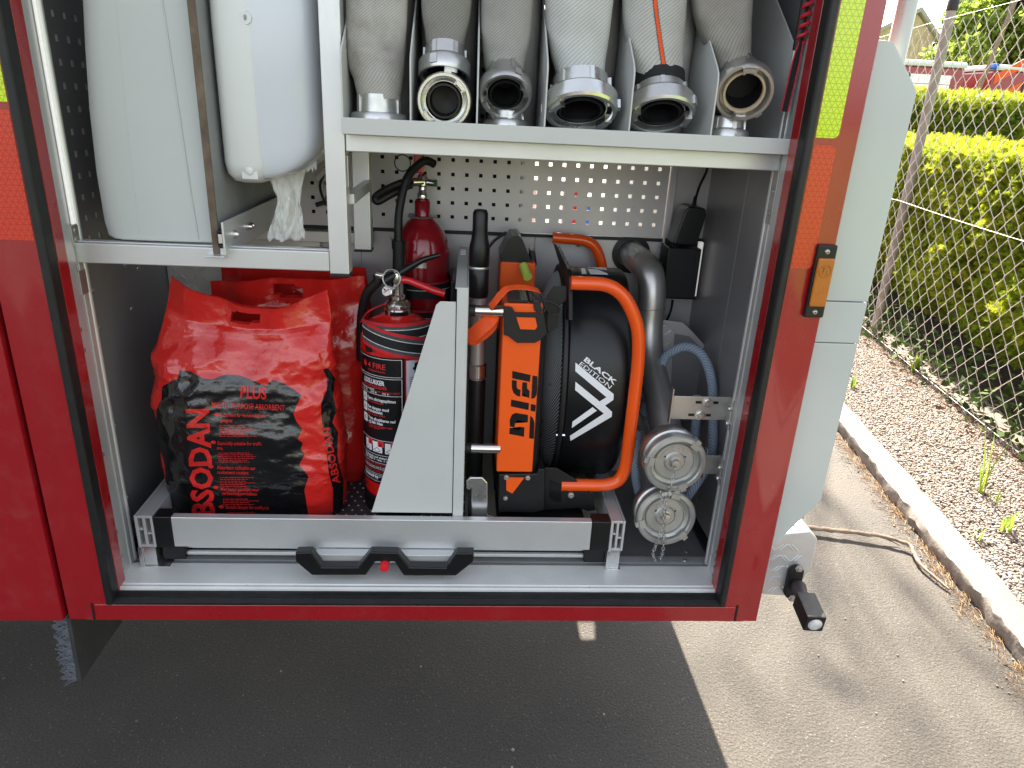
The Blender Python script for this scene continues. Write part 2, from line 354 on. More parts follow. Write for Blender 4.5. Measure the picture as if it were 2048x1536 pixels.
def bagmat():
    m = bpy.data.materials.new('printed_red_plastic_bag'); m.use_nodes = True; n = m.node_tree; L = n.links; b = n.nodes['Principled BSDF']
    a = n.nodes.new('ShaderNodeAttribute'); a.attribute_name = 'ink'
    gt = n.nodes.new('ShaderNodeMath'); gt.operation = 'GREATER_THAN'; gt.inputs[1].default_value = 0.0; L.new(a.outputs['Fac'], gt.inputs[0])
    tc = n.nodes.new('ShaderNodeTexCoord'); nz = n.nodes.new('ShaderNodeTexNoise'); nz.inputs['Scale'].default_value = 9; nz.inputs['Detail'].default_value = 5; L.new(tc.outputs['Object'], nz.inputs['Vector'])
    rp = n.nodes.new('ShaderNodeValToRGB'); rp.color_ramp.elements[0].color = (.46,.010,.010,1); rp.color_ramp.elements[1].color = (.66,.028,.020,1); L.new(nz.outputs['Fac'], rp.inputs[0])
    mx = n.nodes.new('ShaderNodeMixRGB'); L.new(gt.outputs[0], mx.inputs[0]); L.new(rp.outputs[0], mx.inputs[1]); mx.inputs[2].default_value = (.006,.006,.007,1)
    L.new(mx.outputs[0], b.inputs['Base Color']); b.inputs['Roughness'].default_value = .13; b.inputs['Specular IOR Level'].default_value = .7
    bz = n.nodes.new('ShaderNodeTexNoise'); bz.inputs['Scale'].default_value = 60; bz.inputs['Detail'].default_value = 6; L.new(tc.outputs['Object'], bz.inputs['Vector'])
    bp = n.nodes.new('ShaderNodeBump'); bp.inputs['Strength'].default_value = .35; bp.inputs['Distance'].default_value = .005; L.new(bz.outputs['Fac'], bp.inputs['Height'])
    wz = n.nodes.new('ShaderNodeTexNoise'); wz.inputs['Scale'].default_value = 7; wz.inputs['Detail'].default_value = 2; L.new(tc.outputs['Object'], wz.inputs['Vector'])
    wm = n.nodes.new('ShaderNodeMixRGB'); wm.inputs[0].default_value = .22; L.new(tc.outputs['Object'], wm.inputs[1]); L.new(wz.outputs['Color'], wm.inputs[2])
    vz = n.nodes.new('ShaderNodeTexVoronoi'); vz.inputs['Scale'].default_value = 12; L.new(wm.outputs[0], vz.inputs['Vector'])
    b2 = n.nodes.new('ShaderNodeBump'); b2.inputs['Strength'].default_value = .13; b2.inputs['Distance'].default_value = .02; L.new(vz.outputs['Distance'], b2.inputs['Height']); L.new(bp.outputs[0], b2.inputs['Normal']); L.new(b2.outputs[0], b.inputs['Normal'])
    return m
M['bag'] = bagmat()

def dispmat():
    m = mat('translucent_cover', (.66,.70,.74), .16, var=.02, vscale=5, coat=.5)
    b = m.node_tree.nodes['Principled BSDF']; b.inputs['Transmission Weight'].default_value = .12; b.inputs['Subsurface Weight'].default_value = .25; b.inputs['Subsurface Radius'].default_value = (.03,.03,.03)
    return m
M['cover'] = dispmat()

def asphalt():
    m = bpy.data.materials.new('asphalt'); m.use_nodes = True; n = m.node_tree; L = n.links; b = n.nodes['Principled BSDF']
    tc = n.nodes.new('ShaderNodeTexCoord'); P_ = tc.outputs['Object']
    n1 = n.nodes.new('ShaderNodeTexNoise'); n1.inputs['Scale'].default_value = 2.2; n1.inputs['Detail'].default_value = 6; L.new(P_, n1.inputs['Vector'])
    n2 = n.nodes.new('ShaderNodeTexNoise'); n2.inputs['Scale'].default_value = 190; n2.inputs['Detail'].default_value = 4; n2.inputs['Roughness'].default_value = .7; L.new(P_, n2.inputs['Vector'])
    vo = n.nodes.new('ShaderNodeTexVoronoi'); vo.inputs['Scale'].default_value = 170; L.new(P_, vo.inputs['Vector'])
    r1 = n.nodes.new('ShaderNodeValToRGB'); r1.color_ramp.elements[0].color = (.040,.038,.0355,1); r1.color_ramp.elements[1].color = (.068,.062,.054,1); r1.color_ramp.elements[0].position = .3; r1.color_ramp.elements[1].position = .7; L.new(n1.outputs['Fac'], r1.inputs[0])
    r2 = n.nodes.new('ShaderNodeValToRGB'); r2.color_ramp.elements[0].color = (.45,.45,.45,1); r2.color_ramp.elements[1].color = (1.35,1.35,1.35,1); r2.color_ramp.elements[0].position = .36; r2.color_ramp.elements[1].position = .66; L.new(n2.outputs['Fac'], r2.inputs[0])
    mu = n.nodes.new('ShaderNodeMixRGB'); mu.blend_type = 'MULTIPLY'; mu.inputs[0].default_value = 1; L.new(r1.outputs[0], mu.inputs[1]); L.new(r2.outputs[0], mu.inputs[2])
    # pale aggregate grains: one cell in fifteen or so
    sp = n.nodes.new('ShaderNodeSeparateXYZ'); L.new(vo.outputs['Color'], sp.inputs[0])
    g1 = n.nodes.new('ShaderNodeMath'); g1.operation = 'GREATER_THAN'; g1.inputs[1].default_value = .955; L.new(sp.outputs[0], g1.inputs[0])
    g2 = n.nodes.new('ShaderNodeMath'); g2.operation = 'LESS_THAN'; g2.inputs[1].default_value = .33; L.new(vo.outputs['Distance'], g2.inputs[0])
    g3 = n.nodes.new('ShaderNodeMath'); g3.operation = 'MULTIPLY'; L.new(g1.outputs[0], g3.inputs[0]); L.new(g2.outputs[0], g3.inputs[1])
    mx = n.nodes.new('ShaderNodeMixRGB'); L.new(g3.outputs[0], mx.inputs[0]); L.new(mu.outputs[0], mx.inputs[1]); mx.inputs[2].default_value = (.13,.125,.115,1)
    L.new(mx.outputs[0], b.inputs['Base Color']); b.inputs['Roughness'].default_value = .82
    bp = n.nodes.new('ShaderNodeBump'); bp.inputs['Strength'].default_value = .7; bp.inputs['Distance'].default_value = .004; L.new(n2.outputs['Fac'], bp.inputs['Height'])
    v2 = n.nodes.new('ShaderNodeTexVoronoi'); v2.inputs['Scale'].default_value = 120; L.new(P_, v2.inputs['Vector'])
    b2 = n.nodes.new('ShaderNodeBump'); b2.inputs['Strength'].default_value = .5; b2.inputs['Distance'].default_value = .003; L.new(v2.outputs['Distance'], b2.inputs['Height']); L.new(bp.outputs[0], b2.inputs['Normal']); L.new(b2.outputs[0], b.inputs['Normal'])
    return m
M['asphalt'] = asphalt()
M['granite'] = mat('granite', (.165,.152,.138), .8, var=.22, vscale=70, bump=.8, bscale=90, dirt=(.20,.165,.12), dscale=12, damt=.5)
M['soil'] = mat('soil', (.045,.032,.022), .95, var=.4, vscale=25, bump=.9, bscale=80)
M['gravelbase'] = mat('gravel_base', (.17,.14,.12), .9, var=.4, vscale=90, bump=1.0, bscale=120)
def pebblemat():
    m = bpy.data.materials.new('pebbles'); m.use_nodes = True; n = m.node_tree; L = n.links; b = n.nodes['Principled BSDF']
    g = n.nodes.new('ShaderNodeNewGeometry'); rp = n.nodes.new('ShaderNodeValToRGB'); cr = rp.color_ramp
    cr.elements[0].color = (.13,.11,.095,1); cr.elements[1].color = (.40,.37,.335,1)
    e = cr.elements.new(.35); e.color = (.24,.195,.165,1); e = cr.elements.new(.65); e.color = (.31,.275,.24,1)
    L.new(g.outputs['Random Per Island'], rp.inputs[0]); L.new(rp.outputs[0], b.inputs['Base Color']); b.inputs['Roughness'].default_value = .75
    return m
M['pebble'] = pebblemat()
M['grass'] = mat('lawn', (.11,.16,.03), .9, var=.3, vscale=3, bump=.6, bscale=60)
def treadplate():
    """aluminium tread plate: pairs of short raised bars set crosswise"""
    m = mat('tread_plate', (.62,.62,.625), .34, .55, var=.08, vscale=12, dirt=(.35,.34,.34), dscale=14, damt=.25)
    return m
M['tread'] = treadplate()

# ================================================================ GROUND
FD = Vector((.165, 1, 0)).normalized(); FN = Vector((FD.y, -FD.x, 0))     # fence direction and the side away from the road
FP = Vector((3.01, 3.575, 0))
def fl(t, off=0, z=0): return FP+FD*t+FN*off+Vector((0,0,z))
def kx(y): return 1.70+.155*y                                              # road-side foot of the kerb
def struct(name, mb, mt, **k):
    o = link(name, mb, mt, **k); o['kind'] = 'structure'; return o
struct('road', MB().add([(-60,-60,0),(kx(-60)+.1,-60,0),(kx(60)+.1,60,0),(-60,60,0)], [(0,1,2,3)]), M['asphalt'])
struct('gravel_bed', MB().add([(kx(-60)+.06,-60,.045),(fl(-64,.12).x,-60,.045),(fl(60,.12).x,60,.045),(kx(60)+.06,60,.045)], [(0,1,2,3)]), M['gravelbase'])
struct('soil_bed', MB().add([(fl(-64,-.02).x,-60,.055),(fl(-64,1.8).x,-60,.055),(fl(60,1.8).x,60,.055),(fl(60,-.02).x,60,.055)], [(0,1,2,3)]), M['soil'])
struct('lawn', MB().add([(-200,-200,-.02),(300,-200,-.02),(300,300,-.02),(-200,300,-.02)], [(0,1,2,3)]), M['grass'])

# kerb: rough-hewn granite stones
kb = bpy.data.objects.new('kerb', None); C.objects.link(kb); kb['kind'] = 'structure'; kb.location = (kx(.5), .5, 0)
def kerb_stone(y0, y1, seed):
    ny = int((y1-y0)/.03); prof = [(.004,-.02),(.0,.015),(.0,.035),(.002,.050),(.004,.056),(.010,.059),(.05,.060),(.09,.060),(.114,.059),(.118,.055),(.118,.0)]
    v = []; f = []
    for i in range(ny+1):
        y = y0+.0015+(y1-y0-.003)*i/ny
        for k, (a, z) in enumerate(prof):
            n1 = mnoise.fractal(Vector((a*9+seed, y*7, z*9)), 1, 2, 4); n2 = mnoise.fractal(Vector((a*40, y*38+seed, z*40)), 1, 2, 3)
            e = 1.0 if k < 6 else .12
            v.append((kx(y)+a+(n1*.016+n2*.010)*e, y, z+(n1*.004+n2*.004 if 2 < k < 10 else 0)))
    m = len(prof)
    for i in range(ny):
        for k in range(m-1): f.append((i*m+k, i*m+k+1, (i+1)*m+k+1, (i+1)*m+k))
    f.append(tuple(range(m))); f.append(tuple(ny*m+k for k in range(m-1, -1, -1)))
    return MB().add(v, f)
for i, (a, b) in enumerate(((-1.6,-.35),(-.35,2.2),(2.2,3.0),(3.0,3.4),(3.4,4.6),(4.6,5.8),(5.8,7.0))):
    link('kerb_stone', kerb_stone(a, b, 3.7), M['granite'], kb, sharp=35)

# ================================================================ FIRE TRUCK
T = thing('fire_truck', 'red fire truck with open equipment compartment and grey rear fairing', 'fire truck', (0, 1.2, 0))
def part(name, mb, mt, parent=None, **k): return link(name, mb, mt, T if parent is None else parent, **k)
# --- outer skin
part('side_panel', MB().box(-3.6,-.742,-.006,.02,.452,3.0), M['red_side'], bev=.004)
part('side_panel', MB().box(-3.6,.733,0,.03,2.35,3.0), M['red_side'], bev=.003)
# --- door frame posts
part('door_post', MB().prism([(-.737,.012),(-.733,.001),(-.702,.0005),(-.698,-.0012),(-.652,-.0012),(-.652,.05),(-.737,.05)], 'z', .4525, 2.35), M['red'])
part('door_post', MB().prism([(.652,.05),(.652,-.0012),(.695,-.0012),(.699,.0),(.729,.0),(.733,.006),(.733,.05)], 'z', .4505, 2.35), M['red'])
part('seam_backing', MB().box(-.760,-.7375,.0205,.05,.4525,2.35), M['under'])  # dark box added to stop light showing through the panel seam
# --- rubber seals
def sealprof(s): return [(s*.652,-.004),(s*.648,-.0075),(s*.639,-.0075),(s*.636,-.003),(s*.636,.022),(s*.642,.024),(s*.652,.024)]
for s in (-1, 1):
    part('rubber_seal', MB().prism(sealprof(s), 'z', .494, 2.34), M['rubber'], bev=.0015)
    x0, x1 = sorted((s*.6365, s*.66))
    part('inner_jamb', MB().box(x0, x1, .0245, .055, .494, 2.34), M['red'], bev=.001)
    # aluminium corner profile with a groove and a polished bead
    x0, x1 = sorted((s*.645, s*.70))
    col = part('corner_profile', MB().box(x0, x1, .0565, .096, .512, 2.34).box(s*.6475, s*.70, .0965, .104, .512, 2.34).box(s*.645, s*.70, .1045, .121, .512, 2.34), M['aluz'], bev=.0012)
    part('bead', MB().cyl((s*.649,.127,.512), (s*.649,.127,2.34), .0065, seg=14), M['aluz'], col)
part('led_strip', MB().box(-.6445,-.639,.0985,.1105,1.25,2.3), M['led'], bev=.0015)
part('hinge_plate', MB().box(-.6448,-.6425,.094,.118,1.212,1.247).cyl((-.6426,.106,1.222),(-.641,.106,1.222),.005).cyl((-.6426,.106,1.238),(-.641,.106,1.238),.005), M['steel'], bev=.0006)
part('hinge_plate', MB().box(-.6448,-.6425,.094,.118,1.12,1.165), M['steel'], bev=.0006)
part('hinge_plate', MB().box(.6425,.6448,.094,.118,1.30,1.40).cyl((.641,.106,1.32),(.6427,.106,1.32),.005).cyl((.641,.106,1.36),(.6427,.106,1.36),.005), M['steel'], bev=.0006)
scr = MB().lathe([(0.0001,.0028),(.0035,.0026),(.0055,.0014),(.006,0)], (0,0,0), (0,0,1), 14).v and MB()
scr.lathe([(0.0016,.0015),(.0016,.0028),(.0035,.0026),(.0055,.0014),(.006,0)], (0,0,0), (0,0,1), 14)
scr_o = link('rivet', scr, M['steel']); RIV = scr_o.data; bpy.data.objects.remove(scr_o)
def rivets(parent, pts, axis):
    q = Vector(axis).to_track_quat('Z', 'Y')
    for p in pts: inst('rivet', RIV, parent, p, q)
# --- sill
part('sill_strip', MB().prism([(-.6785,.4535),(.676,.4525),(.676,.4905),(-.676,.4925)], 'y', -.0035, .03), M['red'], bev=.0012)
part('sill_joint', MB().box(-.6835,-.680,-.003,.03,.4535,.494), M['rubber'])
part('sill_joint', MB().box(.678,.682,-.003,.03,.4525,.494), M['rubber'])
part('sill_rubber', MB().prism([(-.006,.4945),(-.006,.499),(.004,.504),(.010,.5025),(.014,.5045),(.028,.5045),(.028,.4945)], 'x', -.651, .651), M['rubber'])
sl_ = part('sill_plate', MB().prism([(.0285,.494),(.0285,.5085),(.033,.5115),(.040,.5095),(.043,.5120),(.112,.5135),(.114,.509),(.114,.494)], 'x', -.672, .672), M['sill'])
# --- interior shell
fl_ = part('compartment_floor', MB().box(-.69,.69,.1145,.62,.47,.500), M['aludark'])
part('floor_profile', MB().box(-.684,.684,.116,.124,.5005,.5075).box(-.684,.684,.130,.150,.5005,.5105).box(-.684,.684,.156,.160,.5005,.5075), M['alu'], fl_)
part('floor_trim', MB().box(.664,.684,.122,.60,.5015,.5115), M['rubber'], fl_)
part('floor_trim', MB().box(-.684,-.664,.122,.60,.5015,.5115), M['rubber'], fl_)
rivets(fl_, [(-.64,.14,.511),(.60,.14,.511),(.53,.14,.511),(.62,.19,.5005),(.56,.19,.5005),(.645,.30,.5005)], (0,0,1))
def perforated(fixed, axis, a0, a1, z0, z1, pitch, hole, th, o=(0,0)):
    """sheet with square holes; axis 'y': sheet in x-z at y=fixed; axis 'x': sheet in y-z at x=fixed"""
    na = int((a1-a0)/pitch); nz = int((z1-z0)/pitch); v = []; f = []; idx = {}
    A = [a0]; Z = [z0]
    ma = (a1-a0-na*pitch)/2; mz = (z1-z0-nz*pitch)/2
    for i in range(na): c = a0+ma+(i+.5)*pitch; A += [c-hole/2, c+hole/2]
    for j in range(nz): c = z0+mz+(j+.5)*pitch; Z += [c-hole/2, c+hole/2]
    A.append(a1); Z.append(z1)
    def vert(i, j, k):
        key = (i, j, k)
        if key not in idx:
            d = fixed+(th if k else 0); idx[key] = len(v)
            v.append((A[i], d, Z[j]) if axis == 'y' else (d, A[i], Z[j]))
        return idx[key]
    for i in range(len(A)-1):
        for j in range(len(Z)-1):
            if i % 2 == 1 and j % 2 == 1:
                for (p, q) in (((i,j),(i+1,j)),((i+1,j),(i+1,j+1)),((i+1,j+1),(i,j+1)),((i,j+1),(i,j))):
                    f.append((vert(*p,0), vert(*q,0), vert(*q,1), vert(*p,1)))
            else:
                for k in (0, 1): f.append((vert(i,j,k), vert(i+1,j,k), vert(i+1,j+1,k), vert(i,j+1,k)))
    return MB().add(v, f)
# left wall: closed below, perforated above
lw = part('interior_wall', MB().box(-.70,-.686,.1215,.62,.50,1.178), M['aludark'])
part('wall_panel', MB().box(-.6858,-.6825,.20,.43,.515,1.175), M['aludark'], lw, bev=.0008)
rivets(lw, [(-.6825,.21,z) for z in (.62,.80,1.02,1.10)]+[(-.6825,.36,z) for z in (1.02,1.12)]+[(-.6825,.42,1.1)], (1,0,0))
rivets(T, [(-.645,.068,z) for z in (.53,.56,.62,.80,1.02,1.06)], (1,0,0))
pw = part('perforated_wall', perforated(-.688, 'x', .1215, .60, 1.17, 2.2, .0405, .0115, .002), M['aludark'])
part('bright_hole_backing', MB().box(-.6925,-.6895,.1215,.60,1.185,2.2), M['white'])  # white sheet added close behind the holes so that they look bright
# right wall with seams
rw = part('interior_wall', MB().box(.686,.70,.1215,.62,.50,2.2), M['aludark'])
for (a, b) in ((.1225,.205),(.2065,.34),(.3415,.60)):
    part('wall_panel', MB().box(.6815,.6855,a,b,.515,2.19), M['aludark'], rw, bev=.0007)
rivets(rw, [(.6812,.16,z) for z in (.55,.565,.58,.60)]+[(.6448,.07,z) for z in (.52,.54,.56,.58)], (-1,0,0))
# back wall
bw = part('back_wall', MB().box(-.69,.69,.602,.618,.50,1.186), M['alusheet'])
for (a, b) in ((-.684,-.2),(-.1985,.245),(.2465,.684)):
    part('wall_panel', MB().box(a, b, .598, .6018, .505, 1.176), M['alusheet'], bw, bev=.0007)
rivets(bw, [(x,.598,1.16) for x in (-.335,-.12,.21,.36,.50,.61)]+[(.52,.598,1.02)], (0,-1,0))
part('back_rail', MB().box(-.684,.684,.588,.600,1.1775,1.186), M['blackmatt'], bw)
pb = part('perforated_panel', perforated(.590, 'y', -.684, .575, 1.1865, 2.15, .0345, .0088, .002), M['alusheet'])
part('panel_trim', MB().box(.5765,.592,.578,.598,1.1765,2.15).box(.594,.684,.590,.598,1.1865,2.15), M['alusheet'], pb, bev=.001)
part('back_beam', MB().box(-.684,-.164,.555,.587,1.150,1.1765), M['alu'], bev=.0015)
# behind the perforated panel the far side of the truck stands open
part('through_compartment', MB().box(.205,.215,.64,2.28,.9,2.2).box(.70,.712,.62,1.90,.9,2.2).box(.205,.625,.62,2.28,.88,.8995).box(.6255,.6995,.62,1.68,.88,.8995).box(.6255,.6995,1.785,2.28,.88,.8995).box(.205,.712,.62,2.28,2.2,2.21), M['plastic_grey'])  # floor slot shaped to let a patch of sun fall on the ground
part('partition', MB().box(-.70,.204,.66,.672,.5,2.2), M['blackmatt'])
part('stored_tool', MB().box(.28,.36,1.5,1.62,.9005,1.10).box(.30,.33,1.52,1.6,1.1005,1.22), M['white'], bev=.004)
part('stored_tool', MB().box(.40,.47,1.2,1.3,.9005,1.24), M['redknob'], bev=.01)
part('stored_tool', MB().box(.52,.60,1.7,1.8,.9005,1.16), mat('blue_case', (.03,.16,.5), .4), bev=.01)
part('compartment_ceiling', MB().box(-.70,.70,.05,.62,2.2,2.22), M['grey'])
part('roof', MB().box(-3.6,.733,.0305,2.28,2.96,3.0), M['red'])
part('rear_wall', MB().box(.7135,.732,.0515,1.90,.452,2.349).box(.7135,.732,1.9005,2.28,.452,.95).box(.7135,.732,1.9005,2.28,1.40,2.349), M['red'])  # notch at the far end added so sun reaches the floor slot
part('rear_wall', MB().box(.7135,.732,.0515,2.28,2.3515,2.959), M['red'])
part('far_side', MB().box(-3.6,.2,2.281,2.31,.45,3.0).box(.2,.733,2.281,2.31,2.25,3.0), M['red'])
part('chassis', MB().box(-3.6,.19,.70,2.1,.55,.9).box(-3.6,-.75,.05,.69,.46,.47), M['under'])
# --- rear fairing, grab rail, bumper
part('rear_fairing', MB().prism([(.7345,1.618),(.768,1.617),(.774,1.612),(.829,1.545),(.831,1.535),(.831,1.1725),(.7345,1.1725)], 'y', .028, .040), M['greygloss'], bev=.002)
part('rear_fairing', MB().prism([(.7345,1.171),(.831,1.171),(.831,1.0905),(.7345,1.0905)], 'y', .028, .040), M['greygloss'], bev=.0015)
part('rear_fairing', MB().prism([(.7345,1.089),(.831,1.089),(.830,.745),(.826,.735),(.752,.634),(.7345,.628)], 'y', .028, .040), M['greygloss'], bev=.002)
part('fairing_backing', MB().box(.736,.829,.0405,.0425,1.160,1.182).box(.736,.829,.0405,.0425,1.080,1.10), M['greygloss'])  # strips added to stop light showing through the fairing gaps
part('grab_rail', MB().cyl((.806,.075,1.20),(.806,.075,2.3),.0165,seg=24).cyl((.74,.075,1.22),(.806,.075,1.22),.012), M['greygloss'])
bmp = part('rear_bumper', MB().prism([(.7345,.485),(.828,.478),(.858,.56),(.856,.632),(.835,.652),(.7345,.640)], 'y', .05, 2.25), M['tread'], bev=.003)
bars = MB()
for i in range(4):
    for j in range(5):
        cx, cz = .752+.026*i+(.013 if j % 2 else 0), .497+.028*j
        if cx > .825: continue
        sgn = 1 if (i+j) % 2 else -1
        for k in (-1, 1):
            c = Vector((cx+k*.004, .0495, cz)); e = Vector((sgn*.7,0,.7)); w = Vector((.7,0,-sgn*.7))
            bars.obox(c, e*.011, (0,.0012,0), w*.0018)
for i in range(4):
    for j in range(3):
        c = Vector((.765+.022*i, .075+.03*j, .6455+.0022*i))
        if c.x > .83: continue
        sgn = 1 if (i+j) % 2 else -1
        bars.obox(c, Vector((sgn*.7,.7,0))*.010, Vector((.7,-sgn*.7,0))*.0018, (0,0,.0015))
part('tread_bars', bars, M['tread'], bmp, bev=.0006, bseg=1)['kind'] = 'stuff'
# --- outline marker lamp on a rubber arm
ol = thing('outline_lamp', 'black rubber arm marker lamp with round clear lens on tread plate bumper', 'lamp', (.80,.048,.56))
b0 = at(1600,1175,y=.04)
b0 = at(1590,1160,y=.045)
bp_ = at(1586,1162,y=.045)
pl = [(bp_.x+.017*math.cos(t), bp_.z+(.026 if math.sin(t) > 0 else -.026)+.017*math.sin(t)) for t in [2*math.pi*k/24 for k in range(24)]]
link('base_plate', MB().prism(pl, 'y', .036, .0485), M['rubber'], ol, bev=.002)
for py in (1137, 1196):
    q = at(1598 if py == 1137 else 1583, py, y=.035); link('bolt', MB().lathe([(.0001,.007),(.005,.007),(.006,.005),(.006,.002),(.009,.0018),(.009,0)], q, (0,-1,0), 6), M['steel'], ol, sharp=20)
a0 = at(1597,1175,y=.030); a1 = at(1608,1200,y=-.03); a2 = at(1626,1240,y=-.085)
dr = (a2-a1).normalized()
link('arm', MB().tube([a0, a0*.5+a1*.5+Vector((0,0,.002)), a1, a1+dr*.012], [.017,.013,.0135,.016], 14), M['rubberfaded'], ol)
up = Vector((0,0,1)); sd = dr.cross(up).normalized(); up2 = sd.cross(dr)
hd = link('lamp_housing', MB().obox(a1*.42+a2*.58, dr*.036, sd*.0205, up2*.0205), M['rubber'], ol, bev=.004)
e_ = a1*.42+a2*.58+dr*.0342
link('lens', MB().lathe([(.0001,.007),(.008,.006),(.0145,.0025),(.0155,-.002)], e_, dr, 20), M['lens'], ol)
link('side_lens', MB().obox(a1*.42+a2*.58-sd*.0187-dr*.002, dr*.016, sd*.0006, up2*.009), mat('red_lens', (.35,.02,.03), .15, coat=.5), ol, bev=.001)
# --- reflective foils
def rr(x0, x1, z0, z1, r, corners, n=5):
    """rounded rectangle; corners = which of (bl, br, tr, tl) are round"""
    o = []
    for (cx, cz, a, on) in ((x0, z0, 180, corners[0]), (x1, z0, 270, corners[1]), (x1, z1, 0, corners[2]), (x0, z1, 90, corners[3])):
        if not on: o.append((cx, cz)); continue
        ox = cx+(r if cx == x0 else -r); oz = cz+(r if cz == z0 else -r)
        for k in range(n+1):
            t = R(a+90*k/n); o.append((ox+r*math.cos(t), oz+r*math.sin(t)))
    return o
part('reflective_foil', MB().prism(rr(.6545,.6945,1.461,1.80,.010,(0,1,1,0)), 'y', -.0018, -.001), M['foil_yellow'])
part('reflective_foil', MB().prism(rr(.6545,.6945,1.238,1.449,.010,(0,1,1,0)), 'y', -.0018, -.001), M['foil_orange'])
part('reflective_foil', MB().prism(rr(-.695,-.6545,1.455,1.80,.010,(1,0,0,1)), 'y', -.0018, -.001), M['foil_yellow'])
part('reflective_foil', MB().prism(rr(-.736,-.6545,1.238,1.443,.010,(0,0,0,0)), 'y', -.0019, -.001), M['foil_orange'])
# --- amber marker light
ml = part('marker_light', MB().box(.6935,.7305,-.010,-.0005,1.149,1.283), M['black'], bev=.003)
part('amber_lens', MB().box(.6965,.7275,-.0165,-.0095,1.171,1.260), M['amber'], ml, bev=.003)
part('lens_ring', MB().tube([(.712+.011*math.cos(t), -.0168, 1.237+.011*math.sin(t)) for t in [2*math.pi*k/20 for k in range(20)]], .0009, 6, True)
     .obox((.709,-.0168,1.237),(.001,0,0),(0,.0006,0),(0,0,.006)).obox((.712,-.0168,1.243),(.004,0,0),(0,.0006,0),(0,0,.0009)).obox((.7115,-.0168,1.2375),(.003,0,0),(0,.0006,0),(0,0,.0009))
     .obox((.7165,-.0168,1.2335),(.001,0,0),(0,.0006,0),(0,0,.004)), M['amber'], ml)
for z in (1.271, 1.160): part('screw', MB().lathe([(.0015,.0008),(.0016,.003),(.0035,.0025),(.0048,.0005),(.005,0)], (.712,-.0102,z), (0,-1,0), 12), M['steel'], ml)
# --- mud flap with brush edge
fp = part('mud_flap', MB().prism([(.004,.451),(-.004,.29),(.60,.29),(.60,.451)], 'x', -.742, -.734), M['flap'], bev=.001)
br = MB()
for k in range(140):
    z = .45-.158*k/140; y = .003-.008*k/140
    ang = random.uniform(-.9,.9); l = random.uniform(.016,.034)
    p0 = Vector((-.7425, y+random.uniform(0,.004), z)); br.tube([p0, p0+Vector((-l*.6, random.uniform(-.003,.003), ang*l*.5)), p0+Vector((-l, random.uniform(-.006,.006), ang*l))], .0009, 4)
part('brush_edge', br, M['bristle'], fp)
# --- shelf frame
def pbox(name, x0, x1, y0, y1, z0, z1, mt, parent=None, bev=.0018): return part(name, MB().box(x0,x1,y0,y1,z0,z1), mt, parent, bev=bev)
pbox('shelf_beam', -.684, -.1865, .10, .135, 1.180, 1.2165, M['alu'])
pbox('shelf_beam_slot', -.684, -.1865, .108, .127, 1.217, 1.2195, M['alu'], bev=.0006)
fp1 = pbox('frame_post', -.1855, -.1495, .0965, .136, 1.176, 2.2, M['aluz'])
part('end_cap', MB().box(-.1865,-.1485,.0955,.137,1.171,1.1755), M['rubber'], fp1, bev=.001)
part('connector_plate', MB().box(-.149,-.1465,.108,.125,1.335,1.39), M['steel'], fp1, bev=.0005)
part('connector_plate', MB().box(-.25,-.19,.109,.126,1.2197,1.2212), M['steel'], fp1, bev=.0005)
fp2 = pbox('frame_post', -.186, -.148, .40, .44, 1.165, 2.2, M['aluz'])
part('end_cap', MB().box(-.187,-.147,.399,.441,1.160,1.1645), M['rubber'], fp2, bev=.001)
pbox('cross_beam', -.160, -.142, .137, .399, 1.30, 1.32, M['alu'])
pbox('shelf_beam', -.1485, .684, .10, .136, 1.3975, 1.4275, M['alu'])
# --- hose rack: tray with folded lip and dividers
hr = part('hose_rack', MB().box(-.1475,.655,.058,.0615,1.4285,1.4555).box(-.1475,.655,.062,.58,1.4285,1.432), M['grey'], bev=.0012)
DIV = [(.064,1.4325),(.58,1.4325),(.58,1.93),(.24,1.682),(.078,1.566),(.068,1.556),(.064,1.545)]
for x in (-.146, -.031, .0826, .200, .349, .4955, .653):
    part('divider', MB().prism(DIV, 'x', x-.0015, x+.0015), M['grey'], hr, bev=.0008)
# --- red coil cord by the right post
cc = []
for k in range(800):
    t = k/800*2*math.pi*32; z = 1.612+k/800*.5; cc.append((.636+.0065*math.cos(t), .080+.0065*math.sin(t), z))
co = thing('coil_cord', 'red and black coiled cord hanging beside right door post', 'cord', (.640,.085,1.5))
link('coil', MB().tube(cc, .0034, 6), M['coil'], co)
link('cord_core', MB().cyl((.634,.088,1.60),(.634,.088,2.1),.0075), M['rubber'], co)
link('strap_end', MB().tube(spline([(.636,.082,1.612),(.633,.082,1.58),(.631,.083,1.54),(.629,.085,1.50)]), .005, 8, flat=(.0065,.0012), up=(0,-1,0)), M['webbing'], co)
for s_ in (-1, 1): link('strap_edge', MB().tube(spline([(.636+s_*.004,.0805,1.612),(.633+s_*.0062,.0805,1.58),(.631+s_*.0062,.0815,1.54),(.629+s_*.0062,.0835,1.50)]), .0013, 6), M['coil'], co)
